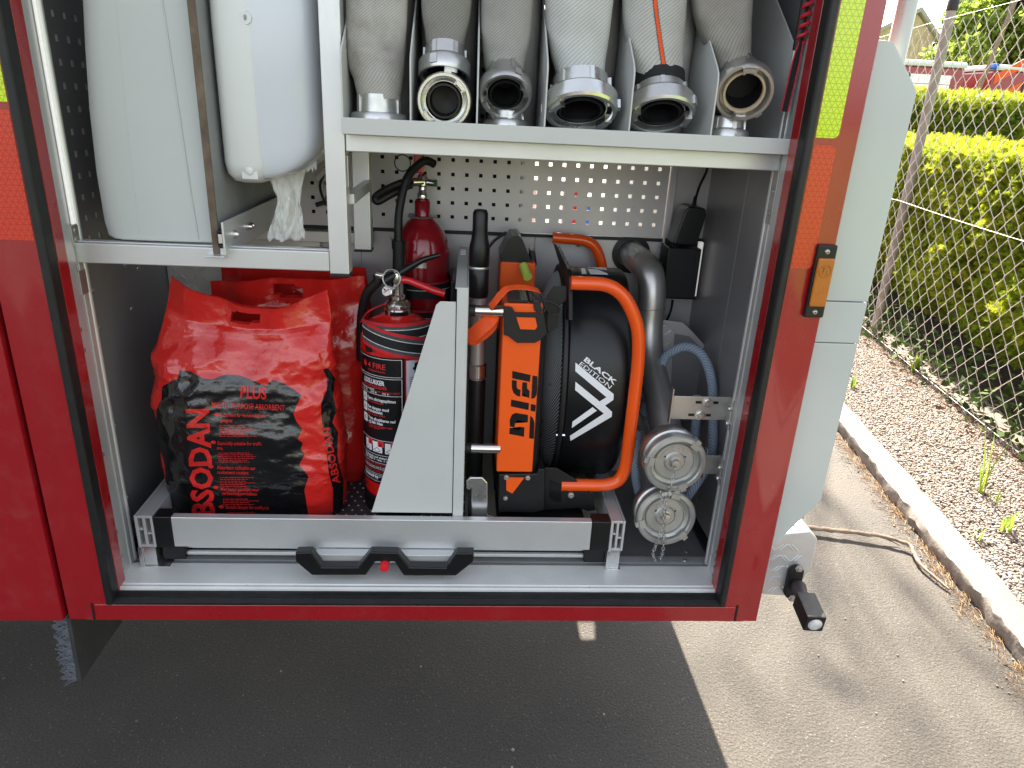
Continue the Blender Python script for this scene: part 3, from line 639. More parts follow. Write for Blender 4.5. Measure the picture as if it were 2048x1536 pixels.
# --- board with slide, carried on the left shelf
bd = thing('pull_out_board', 'vertical grey pull-out board with dark wood front edge', 'board', (-.392,.1,1.22))
link('panel', MB().box(-.3965,-.3865,.104,.56,1.2225,2.15), M['board'], bd, bev=.0006)
link('wood_edge', MB().box(-.398,-.385,.0985,.1035,1.2055,2.15), M['wood'], bd, bev=.001)
link('slide_rail', MB().box(-.3835,-.3735,.085,.55,1.222,1.226).box(-.3835,-.3735,.085,.55,1.247,1.251).box(-.3835,-.3815,.085,.55,1.2265,1.2465), M['rubber'], bd, bev=.0008)
link('slide_core', MB().box(-.381,-.374,.083,.55,1.228,1.245), M['castbright'], bd, bev=.0008)
an = link('angle_bracket', MB().box(-.3725,-.3685,.080,.56,1.207,1.267).box(-.408,-.3730,.080,.56,1.2025,1.2052), M['alu'], bd, bev=.0008)
for y in (.13,.22,.235): link('bolt', MB().lathe([(.0001,.011),(.004,.0105),(.0055,.007),(.0055,.004),(.008,.0038),(.008,0)], (-.3684,y,1.238), (1,0,0), 10), M['chrome'], an)
# --- grey locker on the board's left side
lo = thing('plastic_locker', 'large light grey plastic case beside the wood-edged board', 'case', (-.50,.12,1.23))
xs = [(1.222,-.592),(1.226,-.600),(1.25,-.6035),(1.336,-.6045),(1.44,-.600),(1.54,-.591),(1.62,-.582),(1.75,-.562),(1.95,-.52)]
mb = MB(); N = 14; v = []; f = []
rows = []
for z, xl in xs:
    row = []
    for k in range(N+1):
        t = k/N; x = xl+(-.4005-xl)*t
        dy = -.003*math.sin(math.pi*min(1, t*1.05))                      # gently bowed front
        e = min(t*N*.5, 1); dy += .02*(1-e)**2 if k < 2 else 0
        row.append((x, .118+dy, z))
    rows.append(row)
for r_ in rows: v += r_
for i in range(len(rows)-1):
    for k in range(N): f.append((i*(N+1)+k, i*(N+1)+k+1, (i+1)*(N+1)+k+1, (i+1)*(N+1)+k))
nb = len(v); M1 = N+1
back = [(x, y+.30, z) for (x, y, z) in v]
v2 = v+back; f2 = list(f)+[tuple(i+nb for i in q[::-1]) for q in f]
L_ = len(rows)
for k in range(N): f2.append((k, nb+k, nb+k+1, k+1)); f2.append(((L_-1)*M1+k, (L_-1)*M1+k+1, nb+(L_-1)*M1+k+1, nb+(L_-1)*M1+k))
for i in range(L_-1):
    f2.append((i*M1, (i+1)*M1, nb+(i+1)*M1, nb+i*M1)); f2.append((i*M1+N, nb+i*M1+N, nb+(i+1)*M1+N, (i+1)*M1+N))
link('shell', MB().add(v2, f2), M['plastic_grey'], lo, bev=.004, sharp=50)
link('seam', MB().tube([(-.428,.1165,1.228),(-.432,.1160,1.30),(-.437,.1158,1.45),(-.443,.1156,1.62),(-.45,.1156,1.9)], .0012, 6), M['grey'], lo)
link('lid_line', MB().tube([(-.533,.1153,1.235),(-.527,.1153,1.45),(-.518,.1153,1.62),(-.51,.1153,1.9)], .0005, 6), M['plastic_grey'], lo)
# --- towel dispenser on the board's right side
td = thing('towel_dispenser', 'white rounded paper towel dispenser with translucent front cover', 'dispenser', (-.29,.2,1.33))
def bulged(x0, x1, zs, yb, front):
    """rounded cover: half-ellipse sections in plan stacked over z; front(z) = depth of the bulge"""
    n = 22; v = []; f = []
    for z, xa, xb, dp in zs:
        for k in range(n+1):
            t = math.pi*k/n; cx = (xa+xb)/2; hw = (xb-xa)/2
            c, s_ = math.cos(t), math.sin(t)
            v.append((cx-hw*math.copysign(abs(c)**.40, c), yb-dp*abs(s_)**.40, z))
    m = n+1
    for i in range(len(zs)-1):
        for k in range(n): f.append((i*m+k, i*m+k+1, (i+1)*m+k+1, (i+1)*m+k))
        f.append((i*m+n, i*m, (i+1)*m, (i+1)*m+n))
    f.append(tuple(range(m))); f.append(tuple(len(v)-m+k for k in range(m-1, -1, -1)))
    return MB().add(v, f)
zs = [(1.335,-.358,-.318,.10),(1.337,-.360,-.300,.125),(1.342,-.360,-.276,.135),(1.351,-.360,-.250,.140),(1.364,-.360,-.228,.143),(1.380,-.360,-.211,.145),(1.400,-.360,-.202,.146),(1.43,-.360,-.1975,.147),(1.60,-.360,-.194,.150),(1.70,-.360,-.192,.147),(1.80,-.358,-.192,.12),(1.86,-.354,-.195,.05)]
link('cover', bulged(0,0,zs,.29,None), M['cover'], td, sharp=60)
zs = [(1.326,-.362,-.325,.07),(1.332,-.374,-.31,.10),(1.345,-.3825,-.30,.115),(1.365,-.3855,-.295,.121),(1.60,-.3855,-.295,.124),(1.86,-.3855,-.295,.11)]
link('housing', bulged(0,0,zs,.262,None), M['disp'], td, sharp=60)
lk = at(490,35,y=.139)
link('lock', MB().lathe([(.0001,.002),(.0035,.002),(.0038,.003),(.0105,.0032),(.0118,.001),(.012,-.004)], (lk.x, .1415, lk.z), (0,-1,0), 24), M['disp'], td)
link('lock_slot', MB().obox((lk.x,.1382,lk.z), (.0018,0,0), (0,.0006,0), (0,0,.0042)), M['board'], td)
bt = at(500,341,y=.150)
link('button_plate', MB().box(bt.x-.015,bt.x+.015,.1455,.19,bt.z-.016,bt.z+.016), M['disp'], td, bev=.002)
link('button', MB().lathe([(.0001,.004),(.005,.0036),(.0075,.002),(.008,-.003)], (bt.x,.1452,bt.z), (0,-1,0), 20), M['disp'], td)
# paper hanging out
pt = thing('paper_towel', 'white paper towel hanging out below the dispenser', 'paper towel', (-.295,.2,1.22))
v = []; f = []; nu, nv = 40, 44
for j in range(nv+1):
    w = j/nv; z = 1.352-.140*w; hw = .034*(1-.30*math.sin(min(1,w*1.15)*math.pi)**1.5)+.004*max(0,(w-.8)/.2)
    for i in range(nu+1):
        u = i/nu*2-1
        nz = mnoise.fractal(Vector((u*1.6, w*2.3, 4.2)), .8, 2, 4); n2 = mnoise.ridged_multi_fractal(Vector((u*2.2+w*1.5, w*3-u, 1.0)), .8, 2.2, 3, 1.0, 2.0)
        x = -.290+u*hw+.007*math.sin(w*4.5)+.003*nz; step = .009/(1+math.exp(-(u-.25)*18))
        v.append((x, .208+step+.010*nz+.006*(n2-1)+.012*w+.006*abs(u)**3, z+.004*nz*w+.004*math.sin(u*9)*w**6))
for j in range(nv):
    for i in range(nu): f.append((j*(nu+1)+i, j*(nu+1)+i+1, (j+1)*(nu+1)+i+1, (j+1)*(nu+1)+i))
sh = MB().add(v, f); 
def solidify(mb, t):
    n = len(mb.v); vv = mb.v+[(x, y+t, z) for x, y, z in mb.v]; ff = mb.f+[tuple(i+n for i in q[::-1]) for q in mb.f]
    cnt = {}
    for q in mb.f:
        for a, b in zip(q, q[1:]+q[:1]): cnt[(a, b)] = 1
    for (a, b) in list(cnt):
        if (b, a) not in cnt: ff.append((b, a, a+n, b+n))
    o = MB(); o.v = vv; o.f = ff; return o
link('sheet', solidify(sh, .0008), M['paper'], pt, sharp=80)
v = []; f = []
for i in range(15):
    x = -.258+.0026*i; v += [(x,.20,1.366+.0006*i),(x,.2,1.352+.0008*i-.0055*(i % 2)-.003*((i*7) % 3))]
for i in range(14): f.append((2*i, 2*i+1, 2*i+3, 2*i+2))
link('torn_edge', solidify(MB().add(v, f), .0008), M['paper'], pt)
# --- cable ties and small things in front of the perforated panel at left
tie = thing('cable_loop', 'black cable loop with tie behind the frame post', 'cable', (-.20,.56,1.2))
link('loop', MB().tube(spline([at(650,345,y=.57), at(640,370,y=.565), at(648,400,y=.56), at(665,415,y=.56), at(680,405,y=.56)]), .0032, 8), M['cable'], tie)
link('tie', MB().tube([at(632,410,y=.56), at(648,405,y=.56), at(662,412,y=.56)], .0055, 6), M['cable'], tie)
part('cable_plate', MB().prism([(at(632,355,y=.57).x, at(632,355,y=.57).z),(at(650,335,y=.57).x, at(650,335,y=.57).z),(at(656,342,y=.57).x, at(656,342,y=.57).z),(at(638,362,y=.57).x, at(638,362,y=.57).z)], 'y', .565, .570), M['disp'])
# tread plate kick panel behind the bags
tp = part('tread_panel', MB().box(-.684,-.30,.580,.585,.52,1.15), M['tread'])
tb = MB()
for i in range(16):
    for j in range(20):
        cx, cz = -.67+.026*i, .60+.026*j; sgn = 1 if (i+j) % 2 else -1
        e = Vector((sgn*.7,0,.7)); w = Vector((.7,0,-sgn*.7))
        tb.obox((cx,.5792,cz), e*.0095, (0,.0022,0), w*.0021)
part('tread_bars', tb, M['tread'], tp, bev=.0005, bseg=1)['kind'] = 'stuff'
# tread box at right back corner, floor level
def z3(pts): return [(1180+a*.1953, 460+b*.1953) for a, b in pts]
def xz(pts, y): return [(at(a, b, y=y).x, at(a, b, y=y).z) for a, b in pts]
cb = part('corner_cover', MB().prism(xz(z3([(745,920),(940,945),(1045,1035),(1225,1235),(1245,1290),(1240,1900),(800,1900),(760,1300)]), .46), 'y', .458, .462), M['alusheet'], bev=.001)
part('dark_inside_sheet', MB().prism(xz(z3([(870,1060),(1020,1090),(1190,1270),(1200,1900),(830,1900),(830,1300)]), .457), 'y', .4565, .4578), M['aludark'], cb)  # flat darker sheet on the plate stands in for its shaded inside
ts_ = part('tread_strip', MB().prism(xz(z3([(725,985),(775,965),(870,1050),(840,1300),(820,1800),(690,1800),(700,1300)]), .45), 'y', .448, .452), M['tread'], bev=.001)
tb = MB()
for k, (a_, b_) in enumerate(((740,1100),(790,1180),(730,1250),(800,1060),(780,1330),(735,1420),(790,1500),(740,1590))):
    q = at(*z3([(a_, b_)])[0], y=.4475); sg = 1 if k % 2 else -1; tb.obox(q, (.008,0,.006*sg), (0,.001,0), (-.0011*sg,0,.0014))
part('tread_bars', tb, M['tread'], ts_)['kind'] = 'stuff'

# ---------------------------------------------------------------- decals: flat print laid on real surfaces
_tc = {}
def text2d(body, bold=0.0):
    key = (body, bold)
    if key in _tc: return _tc[key]
    cu = bpy.data.curves.new('t', 'FONT'); cu.body = body; cu.offset = bold; cu.resolution_u = 2
    o = bpy.data.objects.new('t', cu); C.objects.link(o)
    me = bpy.data.meshes.new_from_object(o)
    bm = bmesh.new(); bm.from_mesh(me); bmesh.ops.triangulate(bm, faces=bm.faces)
    bm.verts.ensure_lookup_table()
    V = np.array([v.co[:2] for v in bm.verts]); F = [tuple(v.index for v in f.verts) for f in bm.faces]
    bm.free(); bpy.data.meshes.remove(me); bpy.data.objects.remove(o); bpy.data.curves.remove(cu)
    x0, x1 = V[:,0].min(), V[:,0].max(); y0 = min(0.0, 0.0); y1 = .729
    V = np.stack([(V[:,0]-x0)/(x1-x0), (V[:,1]-y0)/(y1-y0)], 1)
    _tc[key] = (V, F); return V, F
class Decal:
    """collects 2D shapes, refines them, maps them on a surface with fn(u, v)"""
    def __init__(s): s.v = []; s.f = []
    def text(s, body, o, U, V, bold=0.012):
        tv, tf = text2d(body, bold); n = len(s.v); o = np.array(o, float); U = np.array(U, float); V = np.array(V, float)
        s.v += [tuple(o+a*U+b*V) for a, b in tv]; s.f += [tuple(i+n for i in f) for f in tf]; return s
    def poly(s, pts, o=(0,0), U=(1,0), V=(0,1)):
        n = len(s.v); o = np.array(o, float); U = np.array(U, float); V = np.array(V, float)
        s.v += [tuple(o+p[0]*U+p[1]*V) for p in pts]; s.f.append(tuple(range(n, n+len(pts)))); return s
    def line(s, pts, w):
        for a, b in zip(pts, pts[1:]):
            a = np.array(a, float); b = np.array(b, float); d = b-a; l = np.hypot(*d)
            if l < 1e-9: continue
            nn = np.array([-d[1], d[0]])/l*w/2; s.poly([a-nn, b-nn, b+nn, a+nn])
        return s
    def rect(s, x0, y0, x1, y1): return s.poly([(x0,y0),(x1,y0),(x1,y1),(x0,y1)])
    def build(s, name, mt, parent, fn, maxlen):
        bm = bmesh.new(); vs = [bm.verts.new((a, b, 0)) for a, b in s.v]
        for f in s.f:
            try: bm.faces.new([vs[i] for i in f])
            except ValueError: pass
        bmesh.ops.triangulate(bm, faces=bm.faces)
        for _ in range(7):
            es = [e for e in bm.edges if e.calc_length() > maxlen]
            if not es: break
            bmesh.ops.subdivide_edges(bm, edges=es, cuts=1); bmesh.ops.triangulate(bm, faces=bm.faces)
        dead = []
        for v in bm.verts:
            p = fn(v.co.x, v.co.y)
            if p is None: dead.append(v)
            else: v.co = p
        bmesh.ops.delete(bm, geom=dead, context='VERTS')
        me = bpy.data.meshes.new(name); bm.to_mesh(me); bm.free()
        return link(name, me, mt, parent)
def bvh(o):
    me = o.data; return BVHTree.FromPolygons([v.co.copy() for v in me.vertices], [tuple(p.vertices) for p in me.polygons])
def onto(tree, off):
    """print positions read off the photograph, laid on the surface found there"""
    def fn(px, py):
        o, d = ray(px, py); h, n, i, l = tree.ray_cast(o, d)
        if h is None: return None
        if n.dot(d) > 0: n = -n
        return h+n*off
    return fn

# ================================================================ HOSES
def hose(parent, pts, mt, name='hose_body', N=36, p=2.6, amp=.006, seed=0.0):
    """flattened woven hose: pts = (x, y, z, half width, half thickness)"""
    P = spline([Vector(q[:3]) for q in pts], 7); W = spline([Vector((q[3], q[4], 0)) for q in pts], 7)
    v = []; f = []; uv = []; run = 0
    for i, c in enumerate(P):
        if i: run += (c-P[i-1]).length
        a, b = W[i].x, W[i].y; per = 0; prev = None
        for k in range(N+1):
            t = 2*math.pi*k/N; cs, sn = math.cos(t), math.sin(t)
            x = a*math.copysign(abs(cs)**(2/p), cs); y = b*math.copysign(abs(sn)**(2/p), sn)
            nz = mnoise.fractal(Vector((x*18+seed, c.z*14, y*12+seed)), 1, 2, 3)
            q = c+Vector((x, y+nz*amp*(1 if sn < 0 else .3), 0))
            if prev is not None: per += math.hypot(x-prev[0], y-prev[1])
            prev = (x, y); v.append(q); uv.append((per, run))
    m = N+1
    for i in range(len(P)-1):
        for k in range(N): f.append((i*m+k, i*m+k+1, (i+1)*m+k+1, (i+1)*m+k))
    me = bpy.data.meshes.new(name); me.from_pydata(v, [], f)
    ul = me.uv_layers.new(name='UVMap')
    for l in me.loops: ul.data[l.index].uv = uv[l.vertex_index]
    me.polygons.foreach_set('use_smooth', [True]*len(me.polygons))
    return link(name, me, mt, parent)
def coupling(parent, c, ax, r, mt, roll=.4, gm=None, neck=.035, name='coupling', throat=.62):
    ax = Vector(ax).normalized(); c = Vector(c); gm = gm or M['gasket']
    ref = Vector((1,0,0)); ref = (ref-ax*ref.dot(ax)).normalized(); w = ax.cross(ref)
    mb = MB()
    mb.lathe([(r*.83,-.012),(r*.83,.003),(r*.86,.0055),(r*.95,.0055),(r,.001),(r,-.008-r*.22),(r*.95,-.012-r*.22),(r*.82,-.0135-r*.22),(r*.79,-.024),(r*.76,-.024-neck),(r*.69,-.026-neck),(r*.66,-.026-neck)], c, ax, 44)
    mb.lathe([(r*.66,-.012),(r*.68,-.002),(r*.70,-.002),(r*.72,-.010),(r*.83,-.012)], c, ax, 44)
    for k in range(6):
        t = roll+k*math.pi/3; d = ref*math.cos(t)+w*math.sin(t); s_ = ax.cross(d)
        mb.obox(c+d*(r*.78)-ax*(.022+neck*.5), d*(r*.05), s_*.0035, ax*(neck*.5))
    for k in range(2):                                     # the two hooked lugs
        t0 = roll+k*math.pi
        pr = [(r*.70,-.003),(r*.70,.010),(r*.74,.0125),(r*.88,.0125),(r*.90,.010),(r*.90,.003)]
        mb.lathe(pr, c, ax, 8, t0, t0+.5, ref=ref)
        for tt in (t0, t0+.5):
            d = ref*math.cos(tt)+w*math.sin(tt); s_ = ax.cross(d)
            mb.obox(c+d*(r*.80)+ax*.0045, d*(r*.10), s_*.0012, ax*.008)
        tb_ = t0+.95; d = ref*math.cos(tb_)+w*math.sin(tb_); s_ = ax.cross(d)
        mb.obox(c+d*(r*1.0)-ax*.007, d*(r*.06), s_*.006, ax*.008)
    o = link(name, mb, mt, parent, sharp=32)
    link('gasket', MB().lathe([(r*throat,-.03),(r*throat,-.003),(r*(throat-.02),.0005),(r*(throat-.09),.0005),(r*(throat-.11),-.004),(r*(throat-.11),-.03)], c, ax, 40), gm, o)
    link('throat', MB().lathe([(r*(throat-.12),-.005),(r*(throat-.13),-.05),(.0005,-.052)], c, ax, 32), M['rubber'], o)
    return o
HG = 'rolled fire hoses standing in the rack'
def dn(deg, side=0):                                      # axis facing the viewer and tipped down by deg
    return Vector((side, -math.cos(R(deg)), -math.sin(R(deg))))
h = thing('fire_hose', 'dirty cream canvas hose nearest the frame post, coupling face down', 'hose', (-.095,.14,1.435), HG)
hose(h, [(-.092,.15,1.95,.052,.022),(-.092,.145,1.75,.053,.024),(-.094,.14,1.62,.052,.025),(-.096,.135,1.545,.049,.028),(-.093,.135,1.515,.042,.031),(-.092,.135,1.488,.037,.033)], M['hose1'], seed=1)
hose(h, [(-.083,.25,1.95,.049,.08),(-.083,.25,1.6,.049,.085),(-.083,.25,1.44,.047,.085)], M['hose2'], 'hose_flake', amp=.008, seed=4)
coupling(h, (-.093,.135,1.440), (0,-.05,-1), .050, M['cast'], neck=.030)
h = thing('fire_hose', 'dark canvas hose with two couplings, one facing straight out of the rack', 'hose', (.025,.13,1.435), HG)
hose(h, [(.026,.16,1.95,.046,.024),(.026,.155,1.75,.046,.026),(.025,.15,1.64,.043,.026),(.024,.150,1.60,.036,.030),(.0235,.150,1.572,.032,.032)], M['hose2'], seed=2)
hose(h, [(.028,.27,1.95,.053,.09),(.028,.27,1.6,.053,.10),(.028,.27,1.44,.050,.10)], M['hose2'], 'hose_flake', amp=.008, seed=7)
coupling(h, (.0235,.128,1.532), (.0,-.42,-.90), .046, M['cast'], neck=.024, roll=1.0)
coupling(h, (.0255,.080,1.489), dn(3), .047, M['castbright'], neck=.02, roll=.5)
h = thing('fire_hose', 'grey canvas hose, third from the frame post, small worn coupling tipped down', 'hose', (.13,.13,1.435), HG)
hose(h, [(.130,.16,1.95,.044,.024),(.130,.155,1.75,.045,.026),(.130,.15,1.62,.044,.028),(.130,.150,1.565,.038,.032),(.1315,.145,1.532,.033,.033)], M['hose3'], seed=3)
hose(h, [(.150,.27,1.95,.050,.09),(.150,.27,1.6,.050,.10),(.150,.27,1.44,.048,.10)], M['hose3'], 'hose_flake', amp=.008, seed=9)
coupling(h, (.1315,.098,1.504), dn(38), .0465, M['cast'], neck=.03, roll=.2)
coupling(h, (.137,.145,1.440), (0,-.1,-1), .042, M['cast'], neck=.012)
h = thing('fire_hose', 'wide pale canvas hose with large bright coupling tipped down', 'hose', (.265,.13,1.435), HG)
hose(h, [(.256,.17,1.95,.064,.026),(.256,.165,1.75,.063,.028),(.258,.16,1.64,.059,.032),(.262,.155,1.58,.050,.040),(.267,.148,1.548,.044,.044),(.268,.144,1.528,.043,.043)], M['hose4'], seed=5)
hose(h, [(.286,.29,1.95,.066,.10),(.286,.29,1.6,.066,.11),(.286,.29,1.44,.062,.11)], M['hose2'], 'hose_flake', amp=.008, seed=11)
link('wire_binding', MB().lathe([(.0455,k*.0026+(.0008 if k % 2 else 0)) for k in range(6)], (.2675,.1475,1.535), (0,.5,.86), 36), M['steel'], h)
coupling(h, (.268,.110,1.484), dn(60), .0665, M['castbright'], neck=.034, roll=2.4)
h = thing('fire_hose', 'pale canvas hose with orange centre stripe and black cuff', 'hose', (.41,.13,1.435), HG)
hh = hose(h, [(.386,.17,1.95,.054,.030),(.387,.165,1.75,.056,.032),(.392,.16,1.66,.056,.036),(.400,.158,1.60,.052,.042),(.408,.152,1.555,.045,.044),(.412,.145,1.520,.042,.042)], M['hose5'], seed=6)
hose(h, [(.432,.30,1.95,.068,.10),(.432,.30,1.6,.068,.11),(.432,.30,1.44,.064,.11)], M['hose5'], 'hose_flake', amp=.008, seed=13)
link('black_cuff', MB().lathe([(.0470,.0),(.0485,.003),(.0500,.024),(.0500,.031),(.046,.033)], (.4125,.143,1.521), (-.09,.36,.91), 36), M['webbing'], h)
tr_ = bvh(hh); dc = Decal()
sx = [(1296,-160),(1309,-5),(1314,40),(1321,90),(1328,134)]
dc.line(sx, 6.5); dc.build('orange_stripe', M['strap_orange'], h, onto(tr_, .0012), 8)
dc = Decal()
for k in range(44):
    t = k/44; i = min(2, int(t*3)); q = t*3-i; i += 1; x = sx[i][0]*(1-q)+sx[i+1][0]*q; y = sx[i][1]*(1-q)+sx[i+1][1]*q
    dc.rect(x-5.0, y-.8, x-3.0, y+.9); dc.rect(x+3.0, y-.8, x+5.0, y+.9)
dc.build('stripe_stitching', M['webbing'], h, onto(tr_, .0014), 8)
coupling(h, (.413,.110,1.486), dn(58), .0615, M['cast'], neck=.022, roll=-.35)
h = thing('fire_hose', 'brownish canvas hose at the right end with tan-lined coupling facing out', 'hose', (.53,.13,1.435), HG)
hose(h, [(.506,.17,1.95,.052,.026),(.508,.165,1.75,.055,.028),(.514,.16,1.67,.054,.032),(.528,.165,1.625,.046,.036),(.545,.165,1.585,.036,.036),(.556,.158,1.558,.033,.033)], M['hose6'], seed=8)
hose(h, [(.555,.31,1.95,.042,.10),(.555,.31,1.6,.042,.11),(.555,.31,1.44,.040,.11)], M['hose2'], 'hose_flake', amp=.008, seed=15)
coupling(h, (.5515,.085,1.528), dn(24,-.12), .0515, M['cast'], neck=.05, roll=1.4, gm=M['tan'], throat=.72)
coupling(h, (.546,.135,1.442), (0,-.1,-1), .042, M['cast'], neck=.02)

# ================================================================ PULL-OUT TRAY
tray = thing('pull_out_tray', 'aluminium pull-out tray with black corner blocks and grab handle', 'tray', (-.09,.3,.50))
fpn = link('front_panel', MB().box(-.5455,.3625,.100,.118,.564,.6375), M['alu'], tray, bev=.0015)
for s, x0, x1 in ((-1,-.582,-.546),(1,.363,.404)):
    link('corner_block', MB().box(x0, x1, .0985, .135, .562, .639), M['black'], tray, bev=.002)
for x0, x1, xi in ((-.620,-.583,1),(.405,.437,-1)):
    w = x1-x0
    # hollow extrusion seen end-on: outer walls, web and two lips
    pr = MB().box(x0, x0+.006, .0975, .56, .5635, .6415).box(x1-.005, x1, .0975, .56, .5635, .6415).box(x0+.0065, x1-.0055, .0985, .56, .635, .6412).box(x0+.0065, x1-.0055, .0985, .56, .564, .5695)
    pr.box(x0+w*.42, x0+w*.58, .0985, .56, .570, .6345).box(x0+.0065, x0+w*.40, .0992, .56, .605, .609).box(x0+w*.60, x1-.0055, .0992, .56, .595, .599)
    link('side_rail', pr, M['alu'], tray, bev=.0006, bseg=1)
    link('rail_foot', MB().box(x0-.002, x0+.006, .0972, .13, .5145, .5632).box(x0+.0065, x1-.004, .101, .13, .5148, .563).box(x0, x1+.022*xi if xi > 0 else x1, .0972, .145, .5138, .5143), M['castbright'], tray, bev=.0008)
    link('carriage', MB().box((x1+.002) if xi > 0 else (x0-.05), (x1+.05) if xi > 0 else (x0-.002), .118, .16, .5185, .560), M['black'], tray, bev=.003)
link('tray_floor', MB().box(-.582,.08,.119,.56,.572,.578), M['felt'], tray)
link('tray_liner', MB().box(.081,.404,.119,.56,.572,.579), M['traypale'], tray)
link('under_rail', MB().box(-.56,.38,.128,.137,.524,.532).box(-.56,.38,.1385,.150,.5345,.544).box(-.56,.38,.152,.160,.548,.554), M['alu'], tray, bev=.001)
studs = MB()
for i in range(30):
    for j in range(20):
        studs.lathe([(.0001,.0016),(.002,.0012),(.0028,0)], (-.57+.022*i+(.011 if j % 2 else 0), .13+.021*j, .578), (0,0,1), 6)
so = link('mat_studs', studs, M['alusheet'], tray)
def hx(px, py): q = at(px, py, y=.062); return (q.x, q.z)
hp = [hx(593,1099),hx(625,1098),hx(645,1128),hx(718,1128),hx(742,1098),hx(797,1099),hx(820,1128),hx(893,1129),hx(913,1100),hx(948,1100),hx(946,1118),hx(912,1145),hx(808,1145),hx(790,1117),hx(752,1117),hx(733,1144),hx(626,1144),hx(594,1117)]
link('grab_handle', MB().prism(hp, 'y', .050, .074), M['black'], tray, bev=.0025)
A_ = at(632,1094,y=.097); B_ = at(908,1116,y=.097)
link('handle_plate', MB().box(A_.x, B_.x, .0755, .0995, B_.z, .5635), M['alu'], tray, bev=.001)
q = at(769,1131,y=.045); link('release_knob', MB().lathe([(.0001,.026),(.0085,.026),(.0097,.0235),(.010,.0),(.009,-.02)], (q.x,.062,q.z), (0,-1,-.1), 20), M['redknob'], tray)
# triangular divider plate fixed to the tray
tpn = link('divider_plate', MB().prism([(-.125,.6415),(-.122,.650),(.013,1.115),(.021,1.1225),(.052,1.1225),(.052,.6415)], 'y', .123, .126), M['grey'], tray, bev=.001)
link('divider_flange', MB().box(.0535,.0755,.120,.126,.58,1.152).box(.0735,.0765,.1265,.56,.58,1.149), M['grey'], tray, bev=.0012)
link('divider_top', MB().box(.050,.0728,.1265,.56,1.1475,1.1505), M['grey'], tray, bev=.0008)
sl2 = MB()
for k in range(4): sl2.box(.055,.068,.46+.018*k,.466+.018*k,1.1507,1.152)
link('plate_slots', sl2, M['white'], tray)

# ================================================================ ABSORBENT BAGS
def z4(pts): return [(260+a*.3385, 540+b*.3385) for a, b in pts]
INK1 = z4([(290,590),(360,600),(430,640),(490,645),(560,615),(640,620),(700,640),(800,685),(822,668),(830,645),(900,665),(960,700),(1015,740),(985,800),(965,850),(985,900),(1020,940),(990,1000),(1022,1022),(1008,1060),(1035,1085),(1000,1150),(1055,1220),(1030,1300),(1050,1420),(1065,1560),(270,1560),(255,1420),(215,1300),(205,1150),(160,1000),(155,830),(185,760),(190,690),(240,658),(285,640)])
INK2 = z4([(1138,585),(1172,580),(1212,640),(1200,740),(1222,830),(1195,900),(1230,960),(1225,1100),(1262,1250),(1255,1560),(1195,1560),(1200,1300),(1175,1200),(1160,1060),(1130,860),(1130,780),(1160,720),(1165,640)])
def sdist(P, poly):
    poly = np.array(poly); n = len(poly); d = np.full(len(P), 1e9); ins = np.zeros(len(P), bool)
    for i in range(n):
        a = poly[i]; b = poly[(i+1) % n]; ab = b-a
        t = np.clip(((P-a)@ab)/(ab@ab), 0, 1); d = np.minimum(d, np.hypot(*(P-a-t[:,None]*ab).T))
        c = ((a[1] > P[:,1]) != (b[1] > P[:,1])) & (P[:,0] < (b[0]-a[0])*(P[:,1]-a[1])/(b[1]-a[1]+1e-12)+a[0]); ins ^= c
    return np.where(ins, d, -d)
